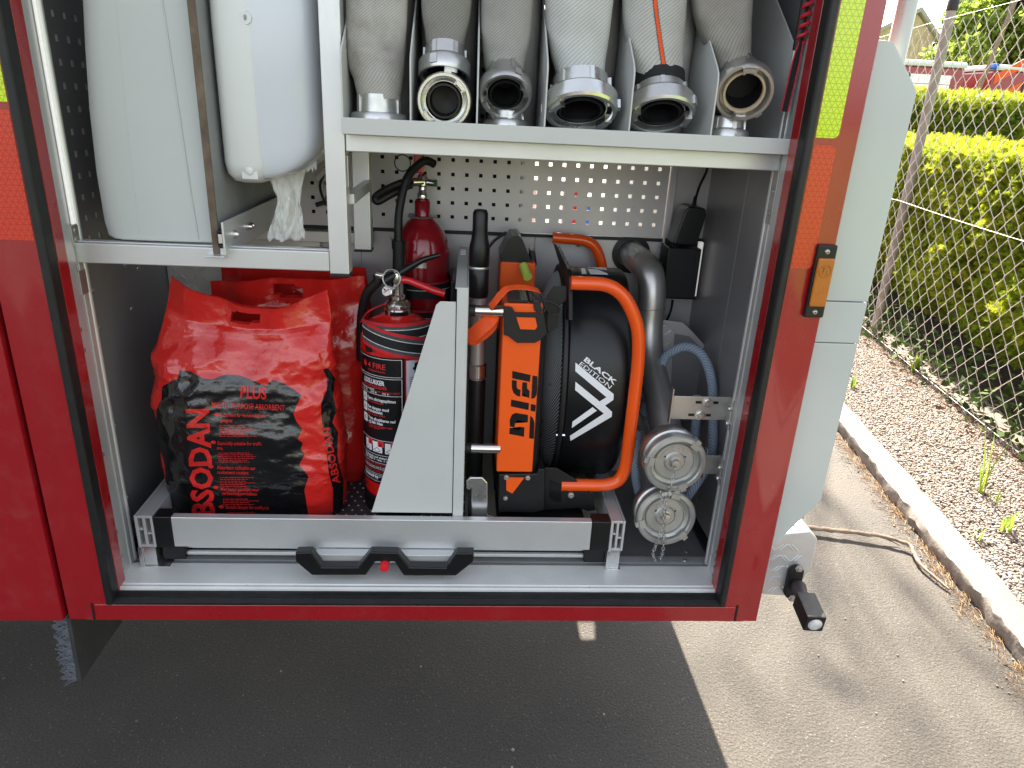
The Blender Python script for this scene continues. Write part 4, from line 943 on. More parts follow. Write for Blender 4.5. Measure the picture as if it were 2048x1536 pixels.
def bag(name, label, prof, topz, hole, seed, inks, N=200, NV=130, wr=1.0):
    """prof rows: z, x centre, y centre, half width, half depth; the top row is the flat welded header"""
    zt = np.array([p[0] for p in prof]); cols = [np.array([p[k] for p in prof]) for k in range(1,5)]
    v = []; z0 = zt[0]; z1 = zt[-1]
    for j in range(NV+1):
        s = j/NV; zz = z0+(z1-z0)*s
        cx, cy, a, b = [float(np.interp(zz, zt, c)) for c in cols]
        hs = max(0.0, (zz-(z1-.075))/.075)                                   # header share
        for k in range(N):
            t = 2*math.pi*k/N; c_, s_ = math.cos(t), math.sin(t)
            ex = 3.4 if hs <= 0 else 3.4
            X = math.copysign(abs(c_)**(2/ex), c_); Y = math.copysign(abs(s_)**(2/ex), s_)
            if hs > .3: Y = s_*.9
            x = cx+a*X; y = cy+b*Y; z = zz
            xr = (x-cx)/a
            z += hs*topz(xr)
            q = Vector((x*5+seed, z*5, y*2+seed))
            n1 = mnoise.fractal(q*1.1, .9, 2, 3)
            n2 = mnoise.ridged_multi_fractal(Vector((x*7+seed+z*4, z*9-x*5, y*4)), .8, 2.2, 4, 1.0, 2.0)
            n3 = mnoise.ridged_multi_fractal(Vector((x*10-z*9+seed*2, z*26+x*9, 0)), .9, 2.1, 3, 1.0, 2.0)
            mid = math.exp(-((zz-(z1-.15))/.10)**2); low = math.exp(-((zz-(z0+.13))/.13)**2)
            dsp = n1*.012*(1-hs*.6)+wr*((n2-1.0)*.0085*(.18+mid)+(n3-1.0)*.0036*low*(.3+max(0, xr)))
            dsp *= min(1, (zz-z0)/.03+.2)
            nx, ny = X, Y*1.4; l = math.hypot(nx, ny) or 1
            fold = hs*(.012*math.sin(xr*5.5+seed)+.007*math.sin(xr*11+seed*2))*(1 if hs > 0 else 0)
            v.append((x+dsp*nx/l*(.5 if hs > 0 else 1), y+dsp*ny/l+fold*.9, z+n1*.004))
    f = []; hx0, hz0, hw, hh_ = hole
    for j in range(NV):
        for k in range(N):
            q = (j*N+k, j*N+(k+1) % N, (j+1)*N+(k+1) % N, (j+1)*N+k)
            x = sum(v[i][0] for i in q)/4; z = sum(v[i][2] for i in q)/4
            if ((x-hx0)/hw)**4+((z-hz0)/hh_)**4 < 1: continue
            f.append(q)
    f.append(tuple(range(N-1, -1, -1)))
    me = bpy.data.meshes.new('bag_skin'); me.from_pydata(v, [], f); me.polygons.foreach_set('use_smooth', [True]*len(me.polygons))
    at_ = me.attributes.new('ink', 'FLOAT', 'POINT')
    A = np.array(v); ink = np.full(len(A), -60.0)
    if inks:
        Q = (A-CAM_LOC)@AX.T; px = np.stack([1024+CAM_F*Q[:,0]/Q[:,2], 768+CAM_F*Q[:,1]/Q[:,2]], 1)
        cyv = np.interp(A[:,2], zt, cols[1]); d = np.full(len(A), -60.0)
        for pl in inks: d = np.maximum(d, sdist(px, pl))
        ink = np.where(A[:,1] < cyv+.03, d, -60.0)
    at_.data.foreach_set('value', ink.astype(np.float32))
    t = thing(name, label, 'bag', (prof[0][1], prof[0][2], prof[0][0]), 'red absorbent bags standing in the tray')
    return t, link('bag_skin', me, M['bag'], t)
def top1(x): return .006+.054*abs(x)**1.7-.012*x
b1, s1 = bag('absorbent_bag', 'red plastic absorbent bag with black print at the front of the tray',
    [(.580,-.398,.255,.185,.072),(.60,-.398,.255,.196,.082),(.68,-.398,.256,.200,.090),(.80,-.400,.256,.199,.088),(.90,-.405,.252,.196,.072),(.96,-.404,.247,.190,.048),(1.0,-.394,.243,.178,.024),(1.012,-.390,.242,.174,.021),(1.016,-.388,.241,.172,.010),(1.025,-.385,.24,.169,.008),(1.05,-.380,.236,.160,.0055),(1.06,-.378,.233,.156,.0045)],
    top1, (-.392,1.045,.034,.0125), 3.1, [INK1, INK2])
b2, s2 = bag('absorbent_bag', 'red plastic bag in the middle with oval handle hole in its header',
    [(.580,-.36,.405,.180,.052),(.62,-.36,.405,.190,.058),(.80,-.355,.405,.190,.058),(.94,-.345,.402,.186,.048),(1.0,-.340,.395,.182,.022),(1.03,-.338,.39,.178,.008),(1.085,-.336,.375,.172,.005)],
    lambda x: .012+.010*x, (-.335,1.068,.034,.015), 8.4, None, N=150, NV=90, wr=.6)
b3, s3 = bag('absorbent_bag', 'rearmost red plastic bag, mostly hidden under the shelf beam',
    [(.580,-.35,.515,.175,.042),(.80,-.345,.515,.182,.045),(.98,-.345,.51,.180,.030),(1.06,-.345,.49,.176,.006),(1.10,-.345,.475,.174,.004)],
    lambda x: .010, (9,9,1,1), 12.7, None, N=110, NV=60, wr=.5)
tr1 = bvh(s1); fn1 = onto(tr1, .0011)
d = Decal()
d.text('ABSODAN', (431,1072), (-15,-255), (-45,1), .035)
d.text('PLUS', (481,795), (52,3), (1,-24), .03)
d.text('MULTI - PURPOSE ABSORBENT', (424,815), (146,6), (0,-12), .010)
for s, x, y, w in (('Besonders für Verkehrsflächen',442,833,88),('geeignet',441,843,24),('Especially suitable for traffic',436,889,88),('area.',434,898,13),('Absorbant utilisable sur',434,938,77),('revêtement routiers',435,947,62),('Met name geschikt voor',442,981,77),('verkeersoppervlakken',444,989,70),('Särskilt lämpat för trafikytor',451,1017,88)):
    d.text(s, (x,y), (w,1.5), (0,-7.5), .012)
o = d.build('lettering', M['bagprint'], b1, fn1, 5); o['kind'] = 'stuff'
d = Decal(); d.text('ABSODAN', (680,966), (-22,-112), (-15,3), .03); d.build('side_lettering', M['bagprint'], b1, fn1, 5)
d = Decal(); rs = random.Random(3)
for x, y, n in ((439,850,7),(437,905,6),(440,954,6),(446,997,4),(454,1024,3)):
    for k in range(n):
        cx = x; yy = y+k*3.6; end = x+rs.uniform(45,75)
        while cx < end:
            w = rs.uniform(3,9); d.rect(cx, yy, min(end, cx+w), yy+1.1); cx += w+1.6
for x, y in ((434,829),(427,884),(422,933),(432,974),(443,1013)):
    d.poly([(x+5.5*math.cos(t), y+3.4*math.sin(t)) for t in [2*math.pi*k/16 for k in range(16)]])
o = d.build('small_print', M['bagprint'], b1, fn1, 5); o['kind'] = 'stuff'

# ================================================================ FIRE EXTINGUISHERS
ex = thing('fire_extinguisher', 'bright red extinguisher with black label and chrome valve in the tray', 'extinguisher', (-.078,.285,.58))
XC, YC, ER = -.078, .285, .082
body = link('cylinder', MB().lathe([(.0001,.580),(.070,.580),(.070,.615),(.078,.620),(ER,.632),(ER,.99),(.0805,1.004),(.074,1.020),(.060,1.036),(.040,1.047),(.026,1.051),(.024,1.062)], (XC,YC,0), (0,0,1), 64), M['extred'], ex, sharp=60)
link('base_ring', MB().lathe([(.0825,.580),(.0838,.584),(.0838,.618),(.0825,.622),(.079,.622)], (XC,YC,0), (0,0,1), 48), M['black'], ex)
link('neck_nut', MB().lathe([(.0275,1.048),(.0295,1.051),(.0295,1.060),(.0275,1.063),(.029,1.066),(.029,1.072),(.0255,1.077),(.020,1.082)], (XC,YC,0), (0,0,1), 28), M['chrome'], ex, sharp=25)
vb = link('valve_body', MB().lathe([(.017,1.078),(.0172,1.09),(.0135,1.094),(.0135,1.12),(.015,1.124),(.015,1.14),(.011,1.147),(.0001,1.148)], (XC,YC,0), (0,0,1), 24).cyl((XC-.012,YC-.004,1.105),(XC-.028,YC-.012,1.100),.0085).cyl((XC-.008,YC,1.128),(XC-.045,YC+.005,1.135),.0105), M['chrome'], ex)
gp = at(774,582,y=.268); gd = Vector((-.35,-.88,.35)).normalized()
link('gauge', MB().lathe([(.011,-.008),(.0125,-.006),(.0125,.002),(.0112,.003)], gp, gd, 24), M['chrome'], ex)
link('gauge_face', MB().lathe([(.0112,.0015),(.0001,.0018)], gp, gd, 24), M['white'], ex)
link('gauge_needle', MB().obox(gp+gd*.0024, Vector((.006,0,.004)), gd*.0003, Vector((-.0006,0,.0009))), M['inkred'], ex)
rp_ = at(783,557,y=.262)
link('safety_ring', MB().tube([rp_+Vector((.0185*math.cos(t), .004*math.sin(t), .0185*math.sin(t))) for t in [2*math.pi*k/28 for k in range(28)]], .0016, 8, True), M['steel'], ex)
yv = YC-.005
def lev(pxs): return [at(a, b, y=yv) for a, b in pxs]
hp_ = spline(lev([(770,562),(785,553),(802,545),(822,533),(848,519),(880,510)]), 6)
link('carry_handle', MB().tube(hp_, [.0135-.0088*(k/(len(hp_)-1))**.8 for k in range(len(hp_))], 12), M['blackgloss'], ex)
lp_ = spline(lev([(792,562),(812,560),(835,568),(862,579),(889,588)]), 6)
link('squeeze_lever', MB().tube(lp_, [.0085-.001*math.sin(k/len(lp_)*3) for k in range(len(lp_))], 12), M['leverred'], ex)
link('discharge_hose', MB().tube(spline([(XC-.044,YC+.005,1.135), at(755,563,y=.29), at(735,585,y=.30), at(725,620,y=.315), at(722,660,y=.335), at(722,720,y=.35)], 8), .0105, 12), M['rubber'], ex)
# strap round the cylinder
st = thing('retaining_strap', 'black strap with red edges buckled round the bright red extinguisher', 'strap', (XC,YC-ER,.95))
def ringpath(r, t0, t1, zf, n=30): return [(XC+r*math.sin(R(t0+(t1-t0)*k/n)), YC-r*math.cos(R(t0+(t1-t0)*k/n)), zf(k/n)) for k in range(n+1)]
def band(r, t0, t1, za, zb, h): 
    n = 36; v = []; f = []
    for k in range(n+1):
        s = k/n; t = R(t0+(t1-t0)*s); z = za+(zb-za)*s
        for rr_, hh2 in ((r,-h),(r,h),(r+.0016,h),(r+.0016,-h)): v.append((XC+rr_*math.sin(t), YC-rr_*math.cos(t), z+hh2))
    for k in range(n):
        for q in range(4): f.append((k*4+q, k*4+(q+1) % 4, (k+1)*4+(q+1) % 4, (k+1)*4+q))
    f += [(3,2,1,0), tuple(n*4+q for q in range(4))]
    return MB().add(v, f)
TB = bvh(body)
def thz(px, py):
    o, dd = ray(px, py); hq, n, i, l = TB.ray_cast(o, dd)
    if hq is None: return None
    return math.degrees(math.atan2(hq.x-XC, YC-hq.y)), hq.z
def webband(r, A, B_, h):
    (ta, za), (tb2, zb) = A, B_; k = (zb-za)/(tb2-ta); t0, t1 = ta-25, 95; z0, z1 = za+k*(t0-ta), zb+k*(t1-tb2)
    link('web', band(r, t0, t1, z0, z1, h), M['webgrey'], st); link('web_centre', band(r+.0003, t0, t1, z0, z1, h*.40), M['webbing'], st)
    for s_ in (-1, 1):
        link('red_edge', band(r+.0004, t0, t1, z0+s_*h*.86, z1+s_*h*.86, h*.13), M['webred'], st)
        link('reflective_thread', band(r+.0007, t0, t1, z0+s_*h*.40, z1+s_*h*.40, h*.03), M['webwhite'], st)
M['webgrey'] = mat('grey_webbing', (.055,.062,.068), .75, var=.2, vscale=80, bump=.5, bscale=500)
webband(ER+.0008, thz(756,662), thz(846,656), .024)
webband(ER+.0034, thz(756,674), thz(846,697), .0265)
bk = at(740,672,y=.235)
for (x0, x1, z0, z1) in ((728,757,640,707),):
    A = at(x0, z1, y=.238); Bq = at(x1, z0, y=.232)
    link('buckle', MB().obox(((A.x+Bq.x)/2+.002, .226, (A.z+Bq.z)/2), Vector((.013,-.009,0)), Vector((.003,.0035,0)), (0,0,.033)), M['black'], st, bev=.003)
link('side_band', MB().tube(spline([at(722,645,y=.30), at(735,625,y=.285), at(760,612,y=.28), at(778,607,y=.27)]), .003, 8, flat=(.0028,.0012)), M['webred'], st)
# label
def cyl(th, z, off): t = R(th); return Vector((XC+(ER+off)*math.sin(t), YC-(ER+off)*math.cos(t), z))
Z = lambda py: thz(780, py)[1]
zt_, zb_ = Z(716), Z(972)
d = Decal(); d.rect(-98, zb_*1000, 15, zt_*1000); lab = d.build('label', M['inkblack'], ex, lambda a, b: cyl(a, b/1000, .0004), 6)
d = Decal(); d.rect(17.5, Z(800)*1000, 52, Z(722)*1000); d.build('inspection_sticker', mat('sticker', (.55,.60,.66), .5, var=.05), ex, lambda a, b: cyl(a, b/1000, .0004), 6)
lm = lambda a, b: cyl(a, b/1000, .0008)
W = Decal(); Rd = Decal(); K = Decal()
def zz(py): return Z(py)*1000
for py in (720, 755, 759, 793, 884, 914): W.line([(-92, zz(py)), (10.5, zz(py))], .95)
for a, b in ((720,755),(759,880)): W.line([(10.5, zz(a)), (10.5, zz(b))], .8)
for py in (930, 952, 967): W.line([(-92, zz(py)), (8, zz(py))], .8)
def T2(D, s, th0, th1, py, hpx, bold=.012): D.text(s, (th0, zz(py)), (th1-th0, 0), (0, hpx*1.22), bold)
T2(Rd, '4 FIRE', -46, -14, 741, 10.5, .006); T2(Rd, 'INTERNATIONAL', -46, -14, 748, 3.5, .01)
T2(W, 'ILDSLUKKER', -58, -16, 773, 9, .025); T2(Rd, 'FIRE EXTINGUISHER', -60, -12, 781, 6, .012)
T2(W, 'UNIVERSALVÆSKE', -72, -34, 786, 3.2, .012); T2(Rd, '/ AFFF UNIVERSAL LIQUID', -32, 8, 788, 3, .01); T2(W, '21 A', -62, -50, 790.6, 3.6, .012); T2(W, '233 B', -42, -30, 791, 3.6, .012); T2(W, '75 F', -20, -9, 791.4, 3.6, .012)
T2(W, 'Fjern sikringssplitten', -50, 1, 806, 6, .02); T2(Rd, 'Pull out safety pin', -50, -18, 811, 3.8, .012)
T2(W, 'Ret slangen mod', -50, -10, 824, 6, .02); T2(W, 'brandstedet', -50, -20, 831, 6, .02); T2(Rd, 'Aim at base of fire', -50, -16, 836, 3.8, .012)
T2(W, 'Tryk aftrækkeren ned', -49, 0, 846, 6, .02); T2(W, 'og dæk ilden', -49, -20, 853, 6, .02); T2(Rd, 'Press the trigger and', -49, -5, 858, 3.8, .012); T2(Rd, 'cover the fire', -49, -24, 862, 3.8, .012)
for py in (796, 816, 838): W.rect(-64, zz(py+17), -52, zz(py))
for py in (796, 816, 838):
    K.line([(-60, zz(py+14)), (-57, zz(py+4)), (-55, zz(py+12))], .9)
for a0, a1, g in ((-58,-43,'A'),(-40,-22,'B'),(-17,0,'F')):
    W.rect(a0, zz(909), a1, zz(888)); Rd.rect(a1-8, zz(897), a1+3, zz(885)); K.text(g, (a1-5, zz(896)), (5,0), (0,9), .02)
    K.line([(a0+2, zz(905)), ((a0+a1)/2, zz(899)), (a1-3, zz(905)), ((a0+a1)/2, zz(908)), (a0+2, zz(905))], .9)
T2(W, 'Godkendt ved elektriske anlæg', -62, 8, 921, 4.5, .02); T2(W, 'max 1000 V - min. 1 m. afstand', -62, 6, 926, 4.5, .02)
T2(W, 'Powered by', -66, -30, 962, 6, .02); T2(W, '4-FIRE', -12, 4, 963, 4, .02)
rs = random.Random(5)
for py, D in ((933,Rd),(936,Rd),(939,W),(942,W),(945,Rd),(948,Rd),(955,W),(958,W)):
    a = -66
    while a < 2:
        w = rs.uniform(2,7); D.rect(a, zz(py)-.6, a+w, zz(py)+.6); a += w+1.2
for k in range(3):
    Rd.poly([(-57+k*2.6, zz(741)), (-55+k*2.6, zz(740)), (-55.6+k*2.6, zz(729-2*(k == 1))), (-57.5+k*2.6, zz(733))])
star = []
for k in range(16): r_ = 9 if k % 2 else 12; star.append((38+r_*.95*math.cos(k*math.pi/8), zz(738)+r_*1.3*math.sin(k*math.pi/8)))
K.poly(star)
for k in range(5): K.line([(22, zz(756+k*4)), (34, zz(756+k*4))], .9)
for o in (W.build('white_lettering', M['white'], ex, lm, 5), Rd.build('red_lettering', M['inkred'], ex, lambda a, b: cyl(a, b/1000, .0011), 5), K.build('pictograms', M['inkblack'], ex, lambda a, b: cyl(a, b/1000, .0014), 5)): o['kind'] = 'stuff'

e2 = thing('fire_extinguisher', 'dark red gas extinguisher with looped black hose against the perforated panel', 'extinguisher', (-.037,.49,.58))
X2, Y2 = -.037, .49
link('cylinder', MB().lathe([(.0001,.585),(.062,.585),(.067,.60),(.067,1.12),(.066,1.15),(.061,1.178),(.051,1.202),(.036,1.221),(.020,1.232),(.0185,1.236),(.0185,1.268),(.0165,1.270),(.0165,1.272)], (X2,Y2,0), (0,0,1), 48), M['extred2'], e2, sharp=60)
link('neck_ring', MB().lathe([(.020,1.229),(.034,1.231),(.036,1.233),(.034,1.2345),(.021,1.2345)], (X2,Y2,0), (0,0,1), 32), M['steel'], e2)
link('sticker', MB().lathe([(.0675,1.135),(.0675,1.122)], (X2,Y2,0), (0,0,1), 10, R(-112), R(-78), ref=(1,0,0)), M['castbright'], e2)
link('valve_body', MB().lathe([(.011,1.27),(.0125,1.275),(.0125,1.285),(.009,1.29),(.009,1.302),(.013,1.305),(.013,1.322),(.008,1.33)], (X2,Y2,0), (0,0,1), 18).cyl((X2,Y2-.004,1.313),(X2-.03,Y2-.02,1.312),.010).cyl((X2+.008,Y2,1.312),(X2+.028,Y2-.004,1.311),.008), M['chrome'], e2)
link('cap', MB().cyl((X2+.028,Y2-.004,1.311),(X2+.034,Y2-.005,1.311),.008), mat('green_cap', (.01,.12,.05), .4), e2)
link('grip', MB().box(X2-.020,X2+.005,Y2-.012,Y2+.008,1.332,1.40), M['leverred'], e2, bev=.004)
link('pin_ring', MB().tube([at(805,326,y=.46)+Vector((.018*math.cos(t), 0, .018*math.sin(t))) for t in [2*math.pi*k/26 for k in range(26)]], .0014, 7, True), M['rubber'], e2)
yh = .445
link('discharge_hose', MB().tube(spline([(X2-.026,Y2-.02,1.312), at(815,372,y=.45), at(780,390,y=.44), at(756,403,y=.435), at(752,393,y=.435), at(775,378,y=.43), at(805,365,y=.425)], 8), .0085, 12), M['rubber'], e2)
link('discharge_hose', MB().tube(spline([at(868,328,y=.47), at(850,322,y=.455), at(828,338,y=.44), at(812,362,y=.425), at(802,400,y=.415), at(797,440,y=.41), at(797,490,y=.405)], 8), .0095, 12), M['rubber'], e2)
q = at(797,485,y=.405); q2 = at(800,545,y=.405)
link('discharge_horn', MB().cyl(q+Vector((0,0,.005)), q-Vector((0,0,.014)), .0155).cyl(q-Vector((0,0,.014)), q2-Vector((0,0,.12)), .0135, .019), M['rubber'], e2)
st2 = thing('retaining_strap', 'black strap with red stripe low round the dark red extinguisher', 'strap', (X2,Y2-.07,1.03))
def band2(r, z, h):
    return MB().lathe([(r,-h),(r+.0016,-h),(r+.0016,h),(r,h),(r,-h)], (X2,Y2,z), (0,0,1), 40)
for z in (1.068, 1.000):
    link('web', band2(.0685, z, .020), M['webbing'], st2); link('red_edge', band2(.0690, z+.017, .0022), M['webred'], st2); link('reflective_thread', band2(.0692, z, .0007), M['webwhite'], st2)
link('clamp_plate', MB().box(.034,.0485,.40,.55,.93,1.10), M['black'], st2, bev=.004)

# ================================================================ BATTERY FAN
fan = thing('battery_fan', 'orange and black portable ventilation fan standing sideways in the tray', 'fan', (.29,.35,.58))
def z6(pts): return [(900+.43*a, 400+.43*b) for a, b in pts]
def pxz(pts, y): return [(at(a, b, y=y).x, at(a, b, y=y).z) for a, b in pts]
def zb2(pts): return [(930+.18878*a, 410+.18878*b) for a, b in pts]
link('case_front', MB().box(.1485,.229,.165,.298,.724,1.112), M['orange'], fan, bev=.003)
link('case_side', MB().prism([(.2295,.169),(.239,.178),(.245,.20),(.245,.298),(.2295,.298)], 'z', .66, 1.09), M['blackmatt'], fan, bev=.002)
link('case_core', MB().box(.152,.225,.2985,.50,.60,1.06), M['blackmatt'], fan, bev=.002)
link('case_top', MB().box(.158,.200,.170,.292,1.1125,1.118), M['black'], fan, bev=.002)
link('case_top', MB().box(.2015,.226,.172,.290,1.1125,1.1165), M['blackmatt'], fan, bev=.002)
link('rear_case', MB().box(.150,.232,.40,.53,.98,1.148), M['orange'], fan, bev=.002)
link('control_unit', MB().prism(pxz(zb2([(372,595),(372,525),(470,345),(490,318),(570,315),(605,350),(680,540),(720,640),(690,600)]), .43), 'y', .41, .52), M['black'], fan, bev=.006)
link('side_latch', MB().prism(pxz(zb2([(680,470),(740,480),(760,620),(720,690),(690,600)]), .44), 'y', .43, .47), M['black'], fan, bev=.003)
link('cable_stub', MB().tube(spline([at(*q, y=.45) for q in zb2([(250,450),(320,370),(440,290)])]), .0035, 8), M['rubber'], fan)
link('lime_grip', MB().tube(spline([at(*q, y=y) for q, y in zip(zb2([(618,640),(640,700),(665,765)]), (.385,.37,.35))]), .0105, 14), M['green'], fan)
bp1 = link('top_bracket', MB().prism(pxz(zb2([(410,1075),(500,1085),(530,1140),(830,1145),(870,1355),(800,1430),(740,1460),(550,1460),(460,1390),(410,1375)]), .158), 'y', .1565, .163), M['blackmatt'], fan, bev=.001)
link('bracket_inlay', MB().prism(pxz(zb2([(545,1190),(745,1195),(765,1290),(740,1320),(585,1315)]), .155), 'y', .1545, .1563), M['orange'], fan)
link('bracket_arm', MB().prism(pxz(zb2([(715,1000),(790,1020),(830,1130),(760,1135),(735,1120)]), .162), 'y', .160, .175), M['blackmatt'], fan, bev=.001)
link('hook_arm', MB().prism(pxz(zb2([(935,862),(1070,855),(1078,1000),(985,1080),(985,1290),(882,1368),(835,1140),(870,960)]), .20), 'y', .197, .203), M['blackmatt'], fan, bev=.001)
link('hook_wire', MB().tube(spline([at(*q, y=.165) for q in zb2([(715,935),(790,985),(880,1020),(970,1060),(1000,1110),(975,1165),(905,1160)])]), .0022, 8).tube(spline([at(*q, y=.163) for q in zb2([(800,940),(830,1010),(860,1100)])]), .002, 8), M['rubber'], fan)
low = link('lower_case', MB().prism(pxz(z6([(228,1275),(405,1272),(412,1250),(440,1250),(440,1440),(395,1452),(225,1450)]), .162), 'y', .160, .30), M['blackmatt'], fan, bev=.002)
link('orange_inlay', MB().prism(pxz(z6([(262,1290),(345,1292),(290,1365),(262,1350)]), .158), 'y', .1575, .1597), M['orange'], fan)
def bolt(parent, px, py, y, r, mt=None):
    q = at(px, py, y=y); return link('bolt', MB().lathe([(.0001,r*.35),(r*.45,r*.35),(r*.5,r*.62),(r*.8,r*.55),(r,r*.15),(r,0)], q, (0,-1,0), 14), mt or M['steel'], parent)
for a, b, r in ((262,1290,.0065),(362,1292,.0065),(258,1387,.006)):
    p_ = z6([(a, b)])[0]; bolt(fan, p_[0], p_[1], .1595, r)
fb = link('foot_bracket', MB().prism(pxz(z6([(440,1242),(495,1245),(575,1290),(668,1385),(675,1440),(640,1445),(600,1430),(440,1440)]), .185), 'y', .182, .188), M['blackmatt'], fan, bev=.001)
link('foot_bracket', MB().prism(pxz(z6([(440,1242),(495,1245),(575,1290),(668,1385),(675,1440),(600,1440),(440,1440)]), .30), 'y', .30, .306), M['blackmatt'], fan, bev=.001)
link('bracket_recess', MB().prism(pxz(z6([(462,1300),(515,1325),(518,1400),(490,1405),(462,1380)]), .181), 'y', .1805, .1818), M['inkblack'], fan)
p_ = z6([(562,1372)])[0]; bolt(fan, p_[0], p_[1], .1815, .0085)
link('foot', MB().box(.155,.36,.17,.31,.5795,.600), M['rubber'], fan, bev=.003)
# lettering BiG cut in the case front
d = Decal()
def zl(pts): return [(990+.1318*a, 700+.1318*b) for a, b in pts]
for p_ in ([(262,318),(540,378),(530,485),(260,430)], [(570,385),(645,400),(640,600),(632,680),(600,730),(550,740)],
    [(258,455),(330,465),(330,560),(345,590),(388,605),(382,708),(330,695),(280,650),(255,570)],
    [(418,488),(485,495),(490,590),(525,620),(520,728),(480,715),(445,660),(425,700),(405,695),(412,640),(410,560)],
    [(245,750),(515,808),(508,912),(238,855)], [(543,820),(620,833),(612,935),(540,922)],
    [(225,1160),(225,1050),(260,980),(310,955),(500,985),(498,1098),(340,1065),(305,1110),(295,1175)],
    [(222,1185),(375,1215),(385,1165),(447,1175),(440,1318),(218,1275)], [(535,1000),(575,1030),(600,1100),(590,1350),(517,1338)]):
    d.poly(zl(p_))
o = d.build('lettering', M['inkblack'], fan, lambda a, b: at(a, b, y=.1645), 40); o['kind'] = 'stuff'
# shroud and grille
FY, FZ, FR, KY = .397, .88, .262, .725
def oval(mb):
    mb.v = [(x, FY+(y-FY)*KY, z) for x, y, z in mb.v]; return mb
sh_ = link('shroud', oval(MB().lathe([(FR-.015,.012),(FR-.004,.012),(FR,.016),(FR,.140),(FR-.003,.149),(FR-.010,.155),(FR-.02,.157),(.10,.157),(.0001,.158)], (.288,FY,FZ), (1,0,0), 96)), M['blackgloss'], fan, sharp=50)
link('grille_plate', oval(MB().lathe([(FR-.03,.0),(FR+.004,.0),(FR+.006,.002),(FR+.006,.0085),(FR+.004,.0105),(FR-.03,.0105),(FR-.03,0)], (.2875,FY,FZ), (1,0,0), 96)), M['blackmatt'], fan)
for t in (40, 125, 200, 235, 305):
    c = Vector((.2925, FY+KY*(FR-.004)*math.cos(R(t)), FZ+(FR-.004)*math.sin(R(t))))
    link('bolt', MB().cyl(c-Vector((.008,0,0)), c+Vector((.012,0,0)), .0045, seg=8), M['chrome'], fan)
link('grille_ear', MB().prism([(lambda q: (q.y, q.z))(at(a, b, x=.288)) for a, b in ((1109,487),(1116,490),(1139,538),(1141.5,553),(1141.5,640),(1135,640),(1133,562),(1118,515))], 'x', .284, .292), M['blackmatt'], fan, bev=.001)
gr = MB()
for k in range(150):                                      # swirled wires over a shallow dome
    pts = []
    for j in range(15):
        r_ = .05+(FR-.013-.05)*j/14; t = 2*math.pi*k/150-1.15*(j/14)**1.3
        pts.append((.287-.042*(1-(r_/.25)**5), FY+KY*r_*math.cos(t), FZ+r_*math.sin(t)))
    gr.tube(pts, .0017, 4)
go = link('grille', gr, mat('grille_wire', (.30,.31,.32), .3, .4), fan); 
link('grille_backing', oval(MB().lathe([(FR-.014,.002)]+[(q, .0045-.042*(1-(q/.25)**5)) for q in (.24,.225,.20,.16,.10,.001)], (.287,FY,FZ), (1,0,0), 48)), M['inkblack'], fan)
link('motor_mount', MB().box(.226,.246,.30,.34,.86,.90), M['black'], fan, bev=.004)
# print on the shroud
ts = onto(bvh(sh_), .0009); d = Decal()
def zq(pts): return z6(pts)
L1_ = [(583,762),(603,762),(762,903),(760,918),(722,950),(755,985),(752,1003),(560,1120),(566,1096),(720,997),(583,875),(588,850),(608,850),(716,940),(738,916),(582,793)]
for poly in ([(1220,190),(1800,668),(1690,715),(1218,320)], [(1800,668),(1795,755),(1670,840),(1585,778),(1690,715)],
    [(1220,480),(1600,790),(1670,840),(1650,962),(1215,605)], [(1670,840),(1775,935),(1770,1010),(1650,962)], [(1770,1010),(1145,1375),(1135,1300),(1650,962)],
    [(1480,865),(1545,918),(1165,1180),(1175,1085)]):
    d.poly(zl(poly))
d.poly(zb2([(1200,628),(1490,668),(1505,695),(1290,665)])); d.poly(zb2([(1230,672),(1270,672),(1290,735),(1235,735)])); d.poly(zb2([(1300,680),(1400,685),(1500,725),(1520,742),(1330,738)]))
o = d.build('logo', M['white'], fan, ts, 4); o['kind'] = 'stuff'; d = Decal()
o_ = np.array(zl([(1342,158)])[0]); u_ = np.array(zl([(1812,530)])[0])-o_
d.text('BLACK', o_, u_, (6.6,-7.4), .03)
o_ = np.array(zl([(1270,225)])[0]); u_ = np.array(zl([(1735,590)])[0])-o_
d.text('EDITION', o_, u_, (6.2,-7.0), 0)
d.build('shroud_lettering', M['white'], fan, ts, 4)
# orange frame tubes
tp_ = smooth([(.286,.190,1.153),(.384,.190,1.153),(.436,.190,1.075),(.447,.190,1.0),(.447,.190,.715),(.425,.190,.680),(.300,.190,.680)], .045, 7)
link('frame_tube', MB().tube(tp_, .0145, 16), M['orangetube'], fan)
tq = smooth([(.285,.55,1.185),(.385,.55,1.18),(.412,.55,1.14),(.445,.55,1.0),(.445,.55,.70),(.30,.55,.68)], .035, 6)
link('frame_tube', MB().tube(tq, .0135, 14), M['orangetube'], fan)
